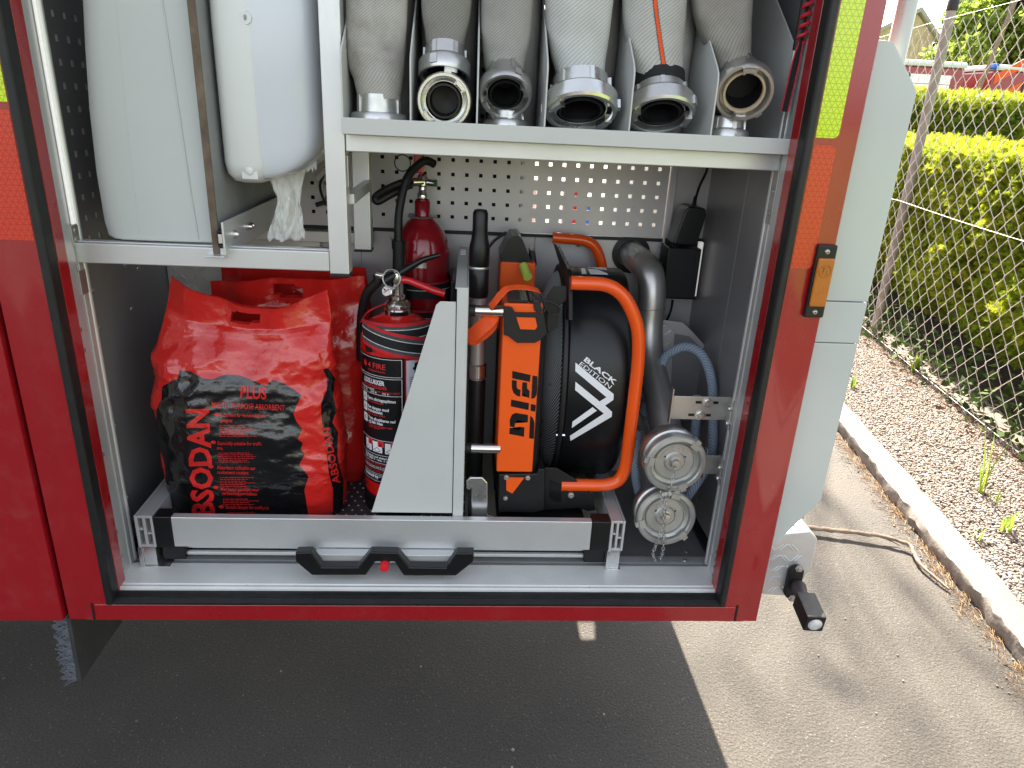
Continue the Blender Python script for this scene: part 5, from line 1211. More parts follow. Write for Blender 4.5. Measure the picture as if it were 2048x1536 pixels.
# telescopic handle beside the case
pole = Vector((.101,.30,0))
link('handle_tube', MB().cyl((.101,.30,.70),(.101,.30,1.13),.0165,seg=20), M['aluz'], fan)
link('handle_sleeve', MB().lathe([(.0175,.62),(.0195,.63),(.0195,.89),(.0175,.895)], (.102,.30,0), (0,0,1), 20), M['rubber'], fan)
link('handle_collar', MB().lathe([(.0168,.897),(.020,.90),(.020,.93),(.0168,.933)], (.102,.30,0), (0,0,1), 20), M['castbright'], fan)
link('handle_grip', MB().lathe([(.0001,1.09),(.021,1.09),(.0225,1.10),(.0225,1.152),(.0212,1.154),(.0212,1.158),(.0225,1.16),(.0225,1.20),(.019,1.215),(.0165,1.235),(.0165,1.272),(.013,1.279),(.0001,1.281)], (.098,.30,0), (0,0,1), 20), M['black'], fan)
link('grip_ring', MB().lathe([(.0222,1.153),(.0230,1.155),(.0230,1.157),(.0222,1.159)], (.098,.30,0), (0,0,1), 20), M['steel'], fan)
for py, y in ((621,.172),(896,.172)):
    a = at(947, py, y=y); b = at(1006 if py < 700 else 1000, py, y=y)
    link('spacer_rod', MB().cyl((.0785,y,a.z),(b.x,y,a.z),.0115,seg=20), M['chrome'], fan); link('rod_end', MB().cyl((.0785,y,a.z),(.091,y,a.z),.0122,seg=20), M['rubber'], fan)
# orange carry strap
link('carry_strap', MB().tube(spline([at(*q, y=y) for q, y in zip(zb2([(800,935),(770,905),(680,880),(560,870),(450,885),(380,945),(320,1020),(270,1080)]), (.19,.18,.172,.168,.160,.152,.152,.16))], 8), .01, 8, flat=(.0085,.0011), up=(0,-.6,.8)), M['strap_orange'], fan)
link('carry_strap', MB().tube(spline([at(*q, y=y) for q, y in zip(zb2([(300,1160),(250,1230),(170,1300),(90,1370),(20,1420)]), (.175,.165,.16,.165,.175))], 8), .01, 8, flat=(.0150,.0011), up=(-.2,-1,.4)), M['strap_orange'], fan)
link('carry_strap', MB().tube(spline([at(*q, y=y) for q, y in zip(zb2([(330,1180),(300,1290),(200,1390),(70,1470)]), (.19,.18,.18,.19))], 8), .01, 8, flat=(.008,.0011), up=(.3,-1,.2)), M['strap_orange'], fan)
lt = thing('steel_latch', 'small stainless latch plate at the foot of the fan handle', 'latch', (.10,.14,.58))
link('plate', MB().prism(pxz(z6([(100,1330),(92,1345),(78,1340),(76,1305),(95,1287),(150,1287),(174,1312),(174,1462),(205,1468),(205,1485),(100,1485)]), .142), 'y', .138, .146), M['castbright'], lt, bev=.003)
link('latch_body', MB().box(.087,.112,.1465,.19,.5795,.70), M['blackmatt'], lt, bev=.003)

# ================================================================ PIPES, CAPS, HOSE, CHARGER
pp = thing('steel_pipe', 'bent stainless pipe coming out of the back wall beside the fan', 'pipe', (.53,.45,.75))
P1 = smooth([(.500,.595,1.142),(.503,.50,1.142),(.526,.44,1.120),(.526,.43,.94),(.541,.18,.788)], .085, 9)
link('pipe_run', MB().tube(P1, .0345, 28), M['steel'], pp)
link('wall_collar', MB().lathe([(.036,.0),(.050,0),(.050,.006),(.036,.008)], (.500,.5975,1.142), (0,-1,0), 32), M['rubber'], pp)
def bead(c, ax): link('weld_bead', MB().lathe([(.0345,-.002),(.0352,-.001),(.0355,0),(.0352,.001),(.0345,.002)], c, ax, 28), M['steel'], pp)
bead((.526,.433,1.045), (0,0,1)); bead((.526,.432,.985), (0,0,1)); bead((.510,.489,1.140), (.2,-1,-.1))
pp2 = thing('steel_pipe', 'second stainless pipe leading to the lower screw cap', 'pipe', (.51,.45,.6))
link('pipe_run', MB().tube(smooth([(.500,.585,.86),(.505,.48,.84),(.512,.36,.76),(.538,.19,.645)], .06, 8), .033, 24), M['steel'], pp2)
M['capmetal'] = mat('matt_cast_cap', (.40,.405,.39), .42, .7, var=.08, vscale=25, bump=.05, bscale=500, dirt=(.22,.22,.21), dscale=22, damt=.3)
def capf(label, c, ax, seed):
    t = thing('hose_cap', label, 'cap', c, 'round cast blanking caps on the pipe ends'); c = Vector(c); ax = Vector(ax).normalized(); r = .0655
    ref = (Vector((1,0,0))-ax*ax.x).normalized(); w = ax.cross(ref)
    link('collar', MB().lathe([(.046,-.085),(.054,-.076),(.061,-.062),(.062,-.042),(.064,-.040),(.066,-.034),(.064,-.028),(.060,-.026),(.060,-.014)], c, ax, 44), M['cast'], t, sharp=28)
    mb = MB().lathe([(.060,-.013),(.0655,-.012),(.067,-.008),(.067,.006),(.064,.010),(.056,.011),(.0535,.008),(.053,-.002),(.046,-.004),(.044,.0005),(.0425,.0005),(.041,-.004),(.024,-.004),(.020,-.001),(.012,-.001),(.0001,-.001)], c, ax, 52)
    for k in range(3):
        tt = seed+k*2*math.pi/3; dd = ref*math.cos(tt)+w*math.sin(tt); ss = ax.cross(dd)
        mb.obox(c+dd*.0655+ax*.001, dd*.0055, ss*.006, ax*.009); mb.obox(c+dd*.056+ax*.009, dd*.006, ss*.010, ax*.005)
    link('cap_face', mb, M['capmetal'], t, sharp=28)
    link('centre_bolt', MB().lathe([(.0001,.010),(.0085,.0095),(.0095,.008),(.0095,.0),(.013,-.0005)], c, ax, 18), M['steel'], t)
    for k in (-1, 1): link('hole', MB().lathe([(.0022,-.0035),(.0001,-.0034)], c+ref*(.022*k)+w*.012, ax, 10), M['inkblack'], t)
    # cast lettering round the face
    dcl = Decal(); dcl.text('MADE IN GERMANY', (20,29.5), (140,0), (0,6), .004)
    def fnc(a, b):
        tt = R(180-a); rr2 = b/1000; return c+ref*(rr2*math.cos(tt))+w*(rr2*math.sin(tt))*(1 if w.z > 0 else -1)+ax*(-.0032)
    dcl.build('cast_lettering', M['castbright'], t, fnc, 8)
    return t, c, ax
cA = at(1350,925,y=.095); cB = at(1331,1033,y=.115)
c1, cc1, ca = capf('upper cast aluminium blanking cap with chain', cA, (.02,-.98,-.02), .9)
c2, cc2, cb2 = capf('lower cast aluminium blanking cap near the floor', cB, (.0,-.97,.10), 1.3)
# chain between the caps
lnk = MB()
lp = [(.0062*math.cos(t)*(1.0), .0034*math.sin(t), 0) for t in [2*math.pi*k/12 for k in range(12)]]
lnk.tube(lp, .0011, 6, True); lo_ = link('chain_link', lnk, M['steel']); LK = lo_.data; bpy.data.objects.remove(lo_)
def chain(parent, pts):
    P = spline(pts, 30); tot = 0; i = 0; side = 0; nxt = 0
    for a, b in zip(P, P[1:]):
        l = (b-a).length; tot += l
        if tot >= nxt:
            dq = (b-a).normalized(); q = dq.to_track_quat('X', 'Z')
            if side % 2: q = q @ Matrix.Rotation(R(90), 3, 'X').to_quaternion()
            inst('chain_link', LK, parent, a, q); side += 1; nxt += .0098
chn = thing('chain', 'thin steel chain hanging from the upper cap to the floor', 'chain', at(1345,940,y=.08))
chain(chn, [at(1351,940,y=.080), at(1343,968,y=.082), at(1333,1000,y=.083), at(1328,1040,y=.085), at(1328,1075,y=.09), at(1325,1105,y=.105), at(1318,1122,z=.515)])
chain(chn, [at(1322,985,y=.09), at(1328,1015,y=.085), at(1326,1050,y=.086), at(1314,1085,y=.09), at(1306,1108,y=.105), at(1313,1122,z=.515)])
# braided water hose
ph = thing('water_hose', 'clear blue braided hose looped behind the pipe caps', 'hose', (.60,.35,.60))
def uvtube(name, pts, r, mt, parent, seg=14):
    P = spline(pts, 10); mb = MB().tube(P, r, seg); me = bpy.data.meshes.new(name); me.from_pydata(mb.v, [], mb.f[:-2]); ul = me.uv_layers.new(name='UVMap')
    run = [0]
    for a, b in zip(P, P[1:]): run.append(run[-1]+(b-a).length)
    for p in me.polygons:
        ks = [me.loops[l].vertex_index for l in p.loop_indices]
        for l, vi in zip(p.loop_indices, ks):
            k = vi % seg
            if k == 0 and any(q % seg == seg-1 for q in ks): k = seg
            ul.data[l].uv = (k/seg*2*math.pi*r, run[vi//seg])
    me.polygons.foreach_set('use_smooth', [True]*len(me.polygons)); return link(name, me, mt, parent)
uvtube('hose_run', [(.515,.30,.62),(.520,.36,.80), at(1325,725,y=.36), at(1345,703,y=.35), at(1375,694,y=.34), at(1405,712,y=.33), at(1423,760,y=.31), at(1426,830,y=.28), at(1424,900,y=.24), at(1410,940,y=.22), at(1380,985,y=.2), (.56,.22,.53)], .0115, M['pvc'], ph)
uvtube('hose_run', [at(1393,790,y=.33), at(1391,850,y=.30), at(1384,900,y=.26), at(1370,960,y=.22)], .0115, M['pvc'], ph)
uvtube('hose_run', [at(1275,860,y=.30), at(1270,930,y=.28), at(1278,985,y=.27), at(1300,1030,y=.28)], .0115, M['pvc'], ph)
# brackets to the right wall
for py0, py1, px0, px1, y in ((795,838,1338,1470,.150),(912,948,1405,1462,.150)):
    A = at(px0, py1, y=y); Bq = at(px1, py0, y=y)
    x1 = min(Bq.x, .645)
    bk_ = part('pipe_bracket', MB().box(A.x, x1, y, y+.003, A.z, Bq.z).box(x1-.001, x1+.002, y-.035, y, A.z-.012, Bq.z+.004).box(A.x-.003, A.x, y-.012, y+.003, A.z-.006, Bq.z+.02), M['steel'], bev=.0008)
    for px, py in (((1415,805),(1400,830)) if px1 > 1465 else ()):
        q = at(px, py, y=y-.0005); part('bolt', MB().lathe([(.0001,.007),(.006,.007),(.0072,.005),(.0072,.002),(.011,.0018),(.011,0)], q, (0,-1,0), 12), M['castbright'], bk_, sharp=20)
        part('slot', MB().box(q.x-.026, q.x-.013, y-.001, y-.0003, q.z-.003, q.z+.003).box(q.x+.013, q.x+.024, y-.001, y-.0003, q.z-.003, q.z+.003), M['inkblack'], bk_)
    for dz in (.012, (Bq.z-A.z)-.008):
        part('bolt', MB().lathe([(.0001,.006),(.005,.006),(.006,.004),(.006,.001),(.008,0)], (x1-.0015, y-.02, A.z+dz-.01), (-1,0,0), 8), M['steel'], bk_, sharp=20)
ch = thing('battery_charger', 'black box charger mounted high in the back right corner', 'charger', (.61,.52,1.05))
link('charger_case', MB().box(.571,.655,.50,.575,1.05,1.178), M['blackmatt'], ch, bev=.003)
link('wall_plate', MB().box(.580,.684,.5755,.5895,1.03,1.19), M['blackmatt'], ch, bev=.002)
link('plug_block', MB().prism([(.577,1.188),(.596,1.268),(.606,1.282),(.648,1.278),(.652,1.262),(.638,1.186)], 'y', .49, .56), M['black'], ch, bev=.006)
link('cable', MB().tube(spline([at(1390,415,y=.52), at(1392,395,y=.53), at(1400,370,y=.55), at(1412,345,y=.57), at(1418,325,y=.58)]), .0032, 8), M['cable'], ch)
link('strain_relief', MB().tube([at(1385,425,y=.52), at(1388,408,y=.52), at(1391,393,y=.53)], [.0065,.0052,.004], 10), M['cable'], ch)
link('cable', MB().tube(spline([at(1345,600,y=.53), at(1342,620,y=.54), at(1332,645,y=.55), at(1325,660,y=.56)]), .003, 8), M['cable'], ch)
link('led_bar', MB().box(.657,.668,.53,.545,1.05,1.19), M['led'], ch, bev=.002)

# ================================================================ FENCE
fe = thing('wire_fence', 'galvanised chain-link fence with round posts along the gravel', 'fence', fl(0,0,.05))
FT = 2.14
def zigzag(t0, n, pitch, z0, z1, seg, rad, far=False):
    """interlocking zig-zag wires; each wire bows in and out of the fence plane at its knots"""
    V = []; F = []
    nz = int((z1-z0)/(pitch)); ang = np.arange(seg)*2*np.pi/seg
    for i in range(n):
        t = t0+i*pitch; js = np.arange(nz+1); ph = (i % 2)
        off = np.where(((js+i) % 2) == 0, -.5, .5)*pitch*1.10
        wob = .004*np.sin(i*.7+js*.25)+.003*np.sin(i*1.9)
        px = t+off+wob; pz = z0+js*pitch+.004*np.sin(i*1.3+js*.4)
        pd = np.where(((js+i) % 2) == 0, .0022, -.0022)
        # each corner is doubled to a small rounded bend
        T3 = []; 
        for j in range(nz+1):
            c = np.array([px[j], pd[j], pz[j]])
            if 0 < j < nz:
                a = np.array([px[j-1], pd[j-1], pz[j-1]]); b = np.array([px[j+1], pd[j+1], pz[j+1]])
                u = (a-c); u /= np.linalg.norm(u); w = (b-c); w /= np.linalg.norm(w)
                T3 += [c+u*.006, c+(u+w)*.0012, c+w*.006]
            else: T3.append(c)
        T3 = np.array(T3); m = len(T3); n0 = len(V)
        tg = np.gradient(T3, axis=0); tg /= np.linalg.norm(tg, axis=1)[:,None]
        e1 = np.tile([0,1.0,0], (m,1)); e2_ = np.cross(tg, e1); e2_ /= np.linalg.norm(e2_, axis=1)[:,None]
        ring = T3[:,None,:]+rad*(np.cos(ang)[None,:,None]*e1[:,None,:]+np.sin(ang)[None,:,None]*e2_[:,None,:])
        V += ring.reshape(-1,3).tolist(); base = n0
        for j in range(m-1):
            for k in range(seg): F.append((base+j*seg+k, base+j*seg+(k+1) % seg, base+(j+1)*seg+(k+1) % seg, base+(j+1)*seg+k))
    V = np.array(V)
    Wv = np.array(FP)[None,:]+V[:,0:1]*np.array(FD)[None,:]+V[:,1:2]*np.array(FN)[None,:]; Wv[:,2] = V[:,2]
    return Wv, np.array(F)
pit = .062
Vn, Fn = zigzag(-3.4, int(4.6/pit), pit, .06, FT, 5, .0018)
o = link('wire_mesh', rawmesh('wire_mesh', Vn, Fn, M['galv']), None, fe); o['kind'] = 'stuff'; o.data.polygons.foreach_set('use_smooth', [True]*len(o.data.polygons))
Vn, Fn = zigzag(-3.4+int(4.6/pit)*pit, int(9/pit), pit, .06, FT, 3, .0019)
o = link('wire_mesh', rawmesh('wire_mesh', Vn, Fn, M['galv']), None, fe); o['kind'] = 'stuff'
for t in (-3.0, 0.0, 3.0, 6.0, 9.0):
    p = fl(t, .035)
    link('post', MB().lathe([(.0001,.0),(.030,.0),(.030,2.15),(.0001,2.15)], (p.x,p.y,.055), (0,0,1), 20), M['galvpost'], fe)
    link('post_cap', MB().lathe([(.0325,2.12),(.0335,2.125),(.0335,2.175),(.031,2.182),(.0001,2.184)], (p.x,p.y,.055), (0,0,1), 20), M['cap'], fe)
for z, sag in ((FT-.015,.006),(1.02,.02),(.09,.004)):
    pts = []
    for k in range(61):
        t = -3.4+13.6*k/60; pts.append(fl(t, -.004, z-sag*math.sin(math.pi*((t+3) % 3)/3)))
    link('tension_wire', MB().tube(pts, .0012, 5), M['galv'], fe)

# ================================================================ HEDGES
def sprig_template(kind, rs):
    """a yew sprig: a stem with two rows of flat needles"""
    V = []; F = []; n = 9; L = 1.0
    for i in range(n):
        s = .12+.86*i/n; l = .42*(1-.45*s)
        for sd in (-1, 1):
            a = R(52+rs.uniform(-10,10)); dx, dy = math.cos(a)*l, sd*math.sin(a)*l; w = .048
            b = len(V); zt = rs.uniform(-.06,.10)
            V += [(s-w, 0, 0), (s+w, 0, .01), (s+dx+w*.5, dy, zt), (s+dx-w*.5, dy, zt)]; F.append((b,b+1,b+2,b+3))
    b = len(V); V += [(0,-.02,0),(0,.02,0),(1.0,.012,.02),(1.0,-.012,.02)]; F.append((b,b+1,b+2,b+3))
    return np.array(V), np.array(F)
def scatter(template, pos, dirs, size, rs):
    """copies of a template; x axis along dirs"""
    TV, TF = template; n = len(pos); d = dirs/np.linalg.norm(dirs, axis=1)[:,None]
    r = rs.normal(size=(n,3)); u = np.cross(d, r); u /= np.linalg.norm(u, axis=1)[:,None]; w = np.cross(d, u)
    V = pos[:,None,:]+size[:,None,None]*(TV[None,:,0:1]*d[:,None,:]+TV[None,:,1:2]*u[:,None,:]+TV[None,:,2:3]*w[:,None,:])
    F = TF[None,:,:]+(np.arange(n)*len(TV))[:,None,None]
    return V.reshape(-1,3), F.reshape(-1, TF.shape[1])
rs = random.Random(2); SP = sprig_template(0, rs)
def hedge(name, label, O, D, NO, length, depth, z0, z1, n, size, mt_dark, mt_tip, seed):
    """O corner on the front, D along, NO into the hedge"""
    g = np.random.default_rng(seed); O = np.array(O); D = np.array(D); NO = np.array(NO)
    t = thing(name, label, 'hedge', tuple(O+D*length*.5+NO*depth*.5), 'clipped yew hedges behind the fence')
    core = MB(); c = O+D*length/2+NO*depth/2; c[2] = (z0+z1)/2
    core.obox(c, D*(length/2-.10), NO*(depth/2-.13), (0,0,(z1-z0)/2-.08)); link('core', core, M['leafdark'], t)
    def bulge(u, h): return np.array([.09*mnoise.fractal(Vector((a*2.2+seed, b*3.1, seed)), 1, 2, 3)+.03*mnoise.noise(Vector((a*9, b*9, seed))) for a, b in zip(u, h)])
    # front face
    nf = int(n*.62); u = g.uniform(0, length, nf); h = z0+(z1-z0)*g.uniform(0, 1, nf)**.9
    low = np.clip((h-z0)/.5, 0, 1)
    dep = -bulge(u, h)+g.exponential(.05, nf)-.02+.18*(1-low)**2
    pos = O[None]+D[None]*u[:,None]+NO[None]*dep[:,None]; pos[:,2] = h
    dirs = -NO[None]*.9+g.normal(size=(nf,3))*.55+np.array([0,0,.25]); k = g.random(nf)
    V, F = scatter(SP, pos, dirs, size*g.uniform(.7,1.3,nf), g); o = link('foliage', rawmesh('foliage', V, F, mt_dark), None, t); o['kind'] = 'stuff'
    # top and tip sprigs in the brighter, sunlit-looking colour
    ntop = n-nf; u = g.uniform(0, length, ntop); q = g.uniform(-.04, depth, ntop); hh = z1+np.array([.07*mnoise.fractal(Vector((a*2.5+seed, b*2.5, 1.0)), 1, 2, 3) for a, b in zip(u, q)])-g.exponential(.03, ntop)
    hh -= .12*np.exp(-(q/.10)**2)
    pos = O[None]+D[None]*u[:,None]+NO[None]*q[:,None]; pos[:,2] = hh
    dirs = g.normal(size=(ntop,3))*.6+np.array([0,0,.85])-NO[None]*.25
    V, F = scatter(SP, pos, dirs, size*g.uniform(.7,1.3,ntop), g); o = link('lit_tips', rawmesh('lit_tips', V, F, mt_tip), None, t); o['kind'] = 'stuff'
    nt_ = int(n*.22); u = g.uniform(0, length, nt_); h = z0+.2+(z1-z0-.2)*g.uniform(0,1,nt_)**.7
    dep = -bulge(u, h)-.035+g.exponential(.02, nt_)
    pos = O[None]+D[None]*u[:,None]+NO[None]*dep[:,None]; pos[:,2] = h
    dirs = -NO[None]*.8+g.normal(size=(nt_,3))*.5+np.array([0,0,.35])
    V, F = scatter(SP, pos, dirs, size*g.uniform(.6,1.1,nt_), g); o = link('lit_tips', rawmesh('lit_tips', V, F, mt_tip), None, t); o['kind'] = 'stuff'
    link('stems', _stems(O, D, NO, length, depth, z0, seed), M['bark'], t)
    return t
def _stems(O, D, NO, length, depth, z0, seed):
    g = random.Random(seed); mb = MB()
    for i in range(int(length/.35)):
        p = O+D*(i*.35+g.uniform(.05,.25))+NO*(depth*.5+g.uniform(-.1,.1)); p[2] = .06
        mb.tube([Vector(p), Vector(p)+Vector((g.uniform(-.05,.05), g.uniform(-.05,.05), z0+.3))], [.025,.015], 7)
    return mb
hO = fl(-3.2, .30); hedge('yew_hedge', 'near clipped yew hedge close behind the fence with bright tips', (hO.x,hO.y,0), tuple(FD), tuple(FN), 7.2, 1.15, .22, 1.36, 36000, .062, M['yew'], M['yewtip'], 5)
hedge('yew_hedge', 'taller far hedge with shaded face and sunlit top', (3.9,7.4,0), (1,.04,0), (-.04,1,0), 9.0, 1.3, .1, 1.88, 16000, .085, M['yew'], M['yewtip'], 9)

# ================================================================ TREES
LF = (np.array([(0,-.30,0),(.5,-.28,.05),(1,0,0),(.5,.28,.05),(0,.0,0)])[[0,1,2,3]]*np.array([1,1.0,1]), np.array([(0,1,2,3)]))
def tree(label, base, h, lobes, n, size, mt, seed, trunk_r=.14, name='leafy_tree', group='trees beyond the hedges', clump=70, lean=None):
    g = np.random.default_rng(seed); r = random.Random(seed); base = Vector(base)
    t = thing(name, label, 'tree', base, group)
    tr = MB(); top = base+Vector((r.uniform(-.3,.3), r.uniform(-.3,.3), h*.75)) if lean is None else base+Vector(lean)
    tr.tube(spline([base-Vector((0,0,.1)), base+Vector((r.uniform(-.1,.1),0,h*.3)), top]), [trunk_r*(1-(.75 if lean is None else .94)*k/16) for k in range(17)], 9)
    for (cx, cy, cz, rx, ry, rz) in lobes:
        c = base+Vector((cx, cy, cz)); s0 = base+(top-base)*(r.uniform(.35,.8) if lean is None else r.uniform(.85,.99))
        tr.tube(spline([s0, s0*.5+c*.5+Vector((0,0,.15)), c]), [(trunk_r*.35*(1-.8*k/16)+.008) if lean is None else .006 for k in range(17)], 6)
    link('trunk', tr, M['bark'], t)
    pos = []; per = max(1, n//(len(lobes)*clump))
    for (cx, cy, cz, rx, ry, rz) in lobes:
        for _ in range(clump):
            d = g.normal(size=3); d /= np.linalg.norm(d); c = np.array(base)+np.array([cx,cy,cz])+d*np.array([rx,ry,rz])*g.uniform(.35,1.0)
            pos.append(c+g.normal(size=(per,3))*min(rx,rz)*.13)
    pos = np.concatenate(pos); dirs = g.normal(size=pos.shape)+np.array([0,0,-.3])
    V, F = scatter(LF, pos, dirs, size*g.uniform(.6,1.3,len(pos)), g)
    o = link('crown', rawmesh('crown', V, F, mt), None, t); o['kind'] = 'stuff'; return t
# the big tree behind the truck whose crown throws the dappled shade on the road
def lob(seed, n, sx, sy, z0, z1, r0, r1):
    q = random.Random(seed); return [(q.uniform(-sx,sx), q.uniform(-sy,sy), q.uniform(z0,z1), q.uniform(r0,r1), q.uniform(r0,r1), q.uniform(r0*.7,r1*.8)) for _ in range(n)]
tree('tall shade tree by the fence behind the fire truck, hidden from view', (4.7,9.9,0), 7.0, [(a-2.2, b, c, d_, e, f) for a, b, c, d_, e, f in lob(37, 12, .85, 1.4, 6.5, 7.4, .28, .5)], 620, .08, M['leaf'], 31, .12, clump=26, group='trees around the yard', lean=(-2.1,0,6.8))
for i, (x, y, h, n, s, m, lab) in enumerate((
    (15.9,22,7.0,int(13000*1.7),.17*1.15,'leaf','broad green tree above the left red vehicle'),
    (17.6,24,8.0,int(13000*1.7),.15*1.15,'leafsilver','silvery green birch in the middle of the far tree line'),
    (18.6,21.5,6.6,int(14000*1.7),.17*1.15,'leaf','bright green tree above the striped red vehicle'),
    (21.2,22,7.5,int(12000*1.7),.17*1.15,'leaf','green tree at the right edge of the far tree line'),
    (21.0,29,8.5,int(9000*1.7),.2*1.15,'leafdark','darker tree standing furthest back'),
    (15.2,25,3.6,int(9000*1.7),.17*1.15,'leaf','low green tree in front of the wooden gable'))):
    tree(lab, (x,y,0), h, lob(60+i, 10, 1.3, 1.2, h*.28, h*.88, .7, 1.25), n, s, M[m], 70+i, .13)

# ================================================================ THINGS BEYOND THE HEDGES
def redveh(label, x0, x1, y0, y1, h, shutter):
    t = thing('parked_fire_vehicle', label, 'fire engine', ((x0+x1)/2,(y0+y1)/2,0), 'red vehicles parked in the yard')
    link('body', MB().box(x0,x1,y0,y1,.5,h), M['red_side'], t, bev=.05)
    link('roof_edge', MB().box(x0-.02,x1+.02,y0-.02,y1+.02,h+.002,h+.14), M['white'], t, bev=.06)
    link('blue_light', MB().box(x0-.03,x0+.10,y0-.04,y0+.2,h+.02,h+.16), mat('blue_lens', (.02,.12,.55), .2), t, bev=.04)
    if shutter:
        n = 9
        for k in range(n): link('shutter_slat', MB().box(x0+.25,x1-.35,y0-.03,y0-.002,.8+(h-.95)/n*k,.8+(h-.95)/n*(k+.93)), M['castbright'], t)
        link('door_line', MB().box((x0+x1)/2-.02,(x0+x1)/2+.02,y0-.04,y0-.031,.8,h-.15), M['black'], t)
    else:
        for k in range(4):
            z = .9+.55*k
            link('chevron_stripe', MB().prism([(x0+.06,z),(x0+.75,z+.42),(x0+.75,z+.64),(x0+.06,z+.22)], 'y', y0-.012, y0-.003), M['orange'], t)
        link('door_line', MB().box(x0+.80,x0+.84,y0-.008,y0-.002,.7,h-.2), M['black'], t)
    for x in (x0+.8, x1-.8): link('wheel', MB().cyl((x,y0-.02,.48),(x,y0+.25,.48),.48,seg=20), M['rubber'], t)
    return t
redveh('red vehicle with grey roller shutter parked beyond the far hedge', 9.0,11.75,16.5,19,2.85, True)
redveh('red vehicle with orange stripes and white roof edge at the right', 12.42,17.4,16.5,19,2.85, False)
hs = thing('wooden_house', 'pale wooden gable house far behind the left red vehicle', 'house', (17.6,30,0))
link('wall', MB().prism([(16.4,0),(18.9,0),(18.9,5.0),(18.0,5.8),(16.4,5.0)], 'y', 30, 34), mat('pale_cladding', (.66,.52,.34), .8, var=.15, vscale=3), hs)
link('roof', MB().prism([(16.1,4.85),(18.0,5.86),(19.1,4.85),(19.1,5.0),(18.0,6.05),(16.1,5.0)], 'y', 29.8, 34.4), mat('pale_roof', (.45,.43,.40), .8), hs)
for k in range(14): link('plank', MB().box(16.42+.176*k, 16.58+.176*k, 29.97, 29.998, .3, 4.95), mat('plank_wood', (.70,.55,.36), .8, var=.15, vscale=4) if k == 0 else bpy.data.materials['plank_wood'], hs)
pr_ = thing('brown_pole', 'slanting thin brown pole rising above the striped vehicle', 'pole', (6.4,8.6,0))
pA = at(1985,112,y=8.6); pB = at(2040,-20,y=8.6); dd = (pB-pA)
link('pole', MB().tube([pA-dd*1.6, pA, pB, pB+dd*.3], [.030,.027,.024,.022], 9), M['bark'], pr_)

# ================================================================ SMALL GROUND THINGS
g = np.random.default_rng(11)
# gravel pebbles, nobody could count them
ico = bmesh.new(); bmesh.ops.create_icosphere(ico, subdivisions=1, radius=1.0); IV = np.array([v.co[:] for v in ico.verts]); IF = np.array([[v.index for v in f.verts] for f in ico.faces]); ico.free()
def pebbles(name, pos, size, label, cat):
    n = len(pos); sc_ = size[:,None]*g.uniform(.7,1.25,(n,3))*np.array([1,1,.7]); a = g.uniform(0,6.28,n); ca_, sa_ = np.cos(a), np.sin(a)
    Vv = IV[None]*sc_[:,None,:]; X = Vv[:,:,0]*ca_[:,None]-Vv[:,:,1]*sa_[:,None]; Y = Vv[:,:,0]*sa_[:,None]+Vv[:,:,1]*ca_[:,None]
    Vv = np.stack([X, Y, Vv[:,:,2]], 2)+pos[:,None,:]
    o = link(name, rawmesh(name, Vv.reshape(-1,3), (IF[None]+(np.arange(n)*len(IV))[:,None,None]).reshape(-1,3), M['pebble']), None); o.data.polygons.foreach_set('use_smooth', [True]*len(o.data.polygons))
    tag(o, label, cat, kind='stuff'); return o
n = 52000; yy = np.where(g.random(n) < .78, g.uniform(.1, 4.2, n), g.uniform(-1.3, 6.5, n)); wx = g.random(n); xa = np.array([kx(y)+.10 for y in yy]); xb = FP.x+(yy-FP.y)*.165+.06
pos = np.stack([xa+(xb-xa)*wx, yy, .049+g.uniform(0,.006,n)], 1); pebbles('gravel', pos, g.uniform(.0034,.0075,n), 'pale pinkish gravel strip between kerb and fence', 'gravel')
# grit on the road: at the kerb foot and scattered
n = 170; yy = g.uniform(-.3,3,n); xx = np.array([kx(y) for y in yy])-g.exponential(.05,n)-.004; pos = np.stack([xx, yy, np.full(n,.002)], 1)
p2 = np.stack([g.uniform(-1.2,1.6,60), g.uniform(-.2,1.2,60), np.full(60,.002)], 1)
pebbles('grit', np.concatenate([pos, p2]), np.concatenate([g.uniform(.0018,.005,n), g.uniform(.0014,.0042,60)]), 'loose grit and tiny stones on the road surface', 'grit')
# pine needle litter along the kerb
nl = MB(); r2 = random.Random(4)
for _ in range(900):
    y = r2.uniform(-.1,2.2); x = kx(y)-abs(r2.gauss(0,.035))-.003; a = r2.gauss(math.pi/2-.1,.8); l = r2.uniform(.02,.055)
    p = Vector((x, y, .003+r2.uniform(0,.008))); nl.tube([p, p+Vector((math.cos(a)*l*.5, math.sin(a)*l*.5, r2.uniform(0,.006))), p+Vector((math.cos(a)*l, math.sin(a)*l, 0))], .0007, 3)
for _ in range(500):
    t = r2.uniform(-2.6,1); off = -abs(r2.gauss(0,.06)); p = fl(t, off, .06+r2.uniform(0,.008)); a = r2.uniform(0,6.28); l = r2.uniform(.02,.06)
    nl.tube([p, p+Vector((math.cos(a)*l, math.sin(a)*l, .003))], .0007, 3)
tag(link('needle_litter', nl, M['needle']), 'dry brown pine needles lying along the kerb', 'litter', kind='stuff')
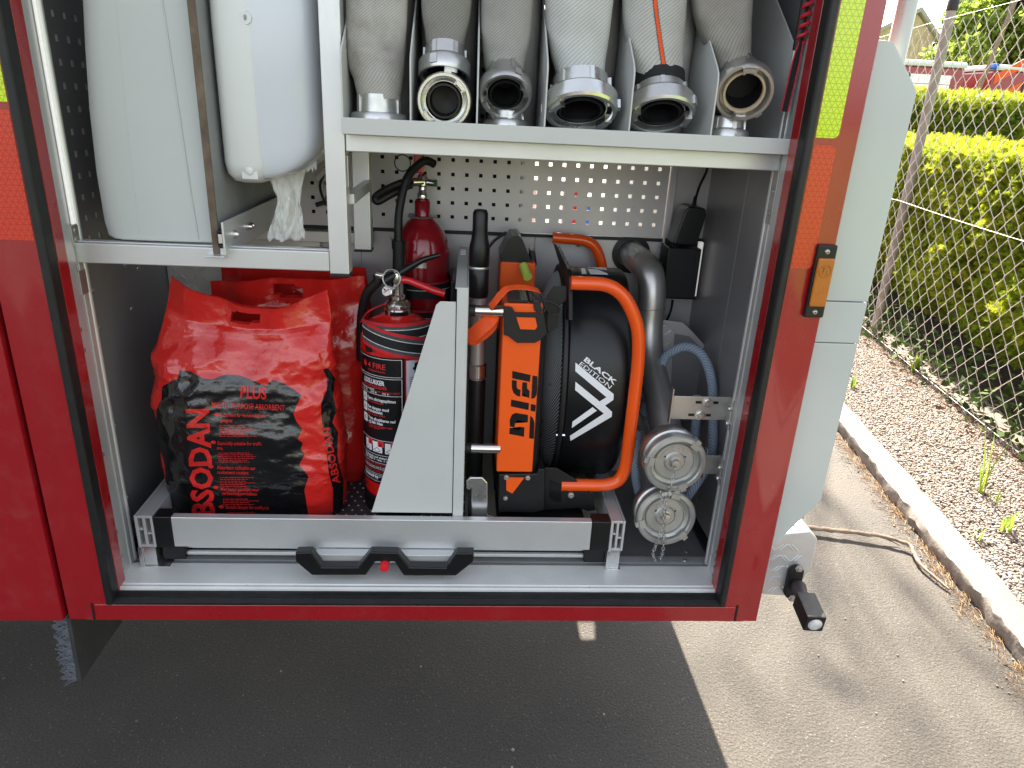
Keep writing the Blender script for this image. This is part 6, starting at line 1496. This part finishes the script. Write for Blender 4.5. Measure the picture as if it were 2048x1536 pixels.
# fallen branch
bq = thing('fallen_branch', 'bare crooked branch lying on the road against the kerb', 'branch', at(1830,1090,z=0))
bpts = [at(1600,1052,z=.02), at(1640,1058,z=.022), at(1690,1063,z=.024), at(1760,1072,z=.026), at(1815,1088,z=.024), at(1827,1105,z=.02), at(1840,1128,z=.016), at(1870,1155,z=.014), at(1897,1178,z=.010)]
sp_ = [p+Vector((0, .0016*math.sin(k*1.1)+.001*math.sin(k*2.7), .001*math.sin(k*1.9))) for k, p in enumerate(spline(bpts, 6))]; link('wood', MB().tube(sp_, [.0098*(1-.55*k/len(sp_))*(1+.12*math.sin(k*1.7)) for k in range(len(sp_))], 8), M['bark'], bq)
link('twig', MB().tube([at(1768,1076,z=.02), at(1790,1086,z=.010), at(1800,1092,z=.005)], [.003,.002,.001], 5), M['bark'], bq)
# weeds and grass
def blades(n, h, spread, rs_, w=.004):
    mb = MB()
    for _ in range(n):
        a = rs_.uniform(0,6.28); l = h*rs_.uniform(.5,1.1); b = Vector((rs_.gauss(0,spread*.3), rs_.gauss(0,spread*.3), 0)); d = Vector((math.cos(a), math.sin(a), 0)); lean = rs_.uniform(.1,.6)
        s = Vector((-d.y, d.x, 0))*w; P = [b, b+d*l*lean*.3+Vector((0,0,l*.5)), b+d*l*lean*.75+Vector((0,0,l*.88)), b+d*l*lean+Vector((0,0,l))]
        v = [P[0]-s, P[0]+s, P[1]-s*.9, P[1]+s*.9, P[2]-s*.5, P[2]+s*.5, P[3]]
        mb.add(v, [(0,1,3,2),(2,3,5,4),(4,5,6)])
    return mb
rs_ = random.Random(8)
for px, py, n, hgt, lab, w in ((1962,985,8,.24,'tall thin grass tuft in the gravel near the right edge',.0035),(1828,745,9,.13,'bright broad-leaved weed at the foot of the fence',.016),(1705,775,12,.09,'small grass tuft in the gravel beside the grey fairing',.004),(2012,1060,9,.09,'low feathery weed in the gravel below the tall grass',.005),(1955,1078,7,.05,'tiny weed lying flat in the gravel',.004),(1985,1000,5,.05,'sprouting blades beside the tall grass tuft',.003)):
    q = at(px, py, z=.055); t = thing('grass_tuft', lab, 'weed', q, 'weeds growing in the gravel')
    mb = blades(n, hgt, .03, rs_, w); mb.v = [tuple(Vector(a)+q) for a in mb.v]; link('blades', mb, M['grassblade'], t)
# ivy-like ground leaves and dry leaves below the hedge
def groundleaves(name, n, mt, t0, t1, o0, o1, zr, size, label, cat, seed):
    gg = np.random.default_rng(seed); t = gg.uniform(t0, t1, n); o = o0+(o1-o0)*gg.random(n); P0 = np.array(FP)[None]+t[:,None]*np.array(FD)[None]+o[:,None]*np.array(FN)[None]; P0[:,2] = .06+zr*gg.random(n)**1.5
    V, F = scatter(LF, P0, gg.normal(size=(n,3))*np.array([1,1,.35]), size*gg.uniform(.6,1.3,n), gg)
    ob = link(name, rawmesh(name, V, F, mt), None); tag(ob, label, cat, kind='stuff')
groundleaves('ground_ivy', 1300, M['ivy'], -2.9, 1.5, -.03, .42, .20, .055, 'low green leafy plants along the foot of the fence', 'ground cover', 3)
groundleaves('dry_leaves', 350, M['dryleaf'], -2.9, 1.5, -.12, .5, .015, .045, 'dry brown leaves on the soil under the hedge', 'leaves', 6)
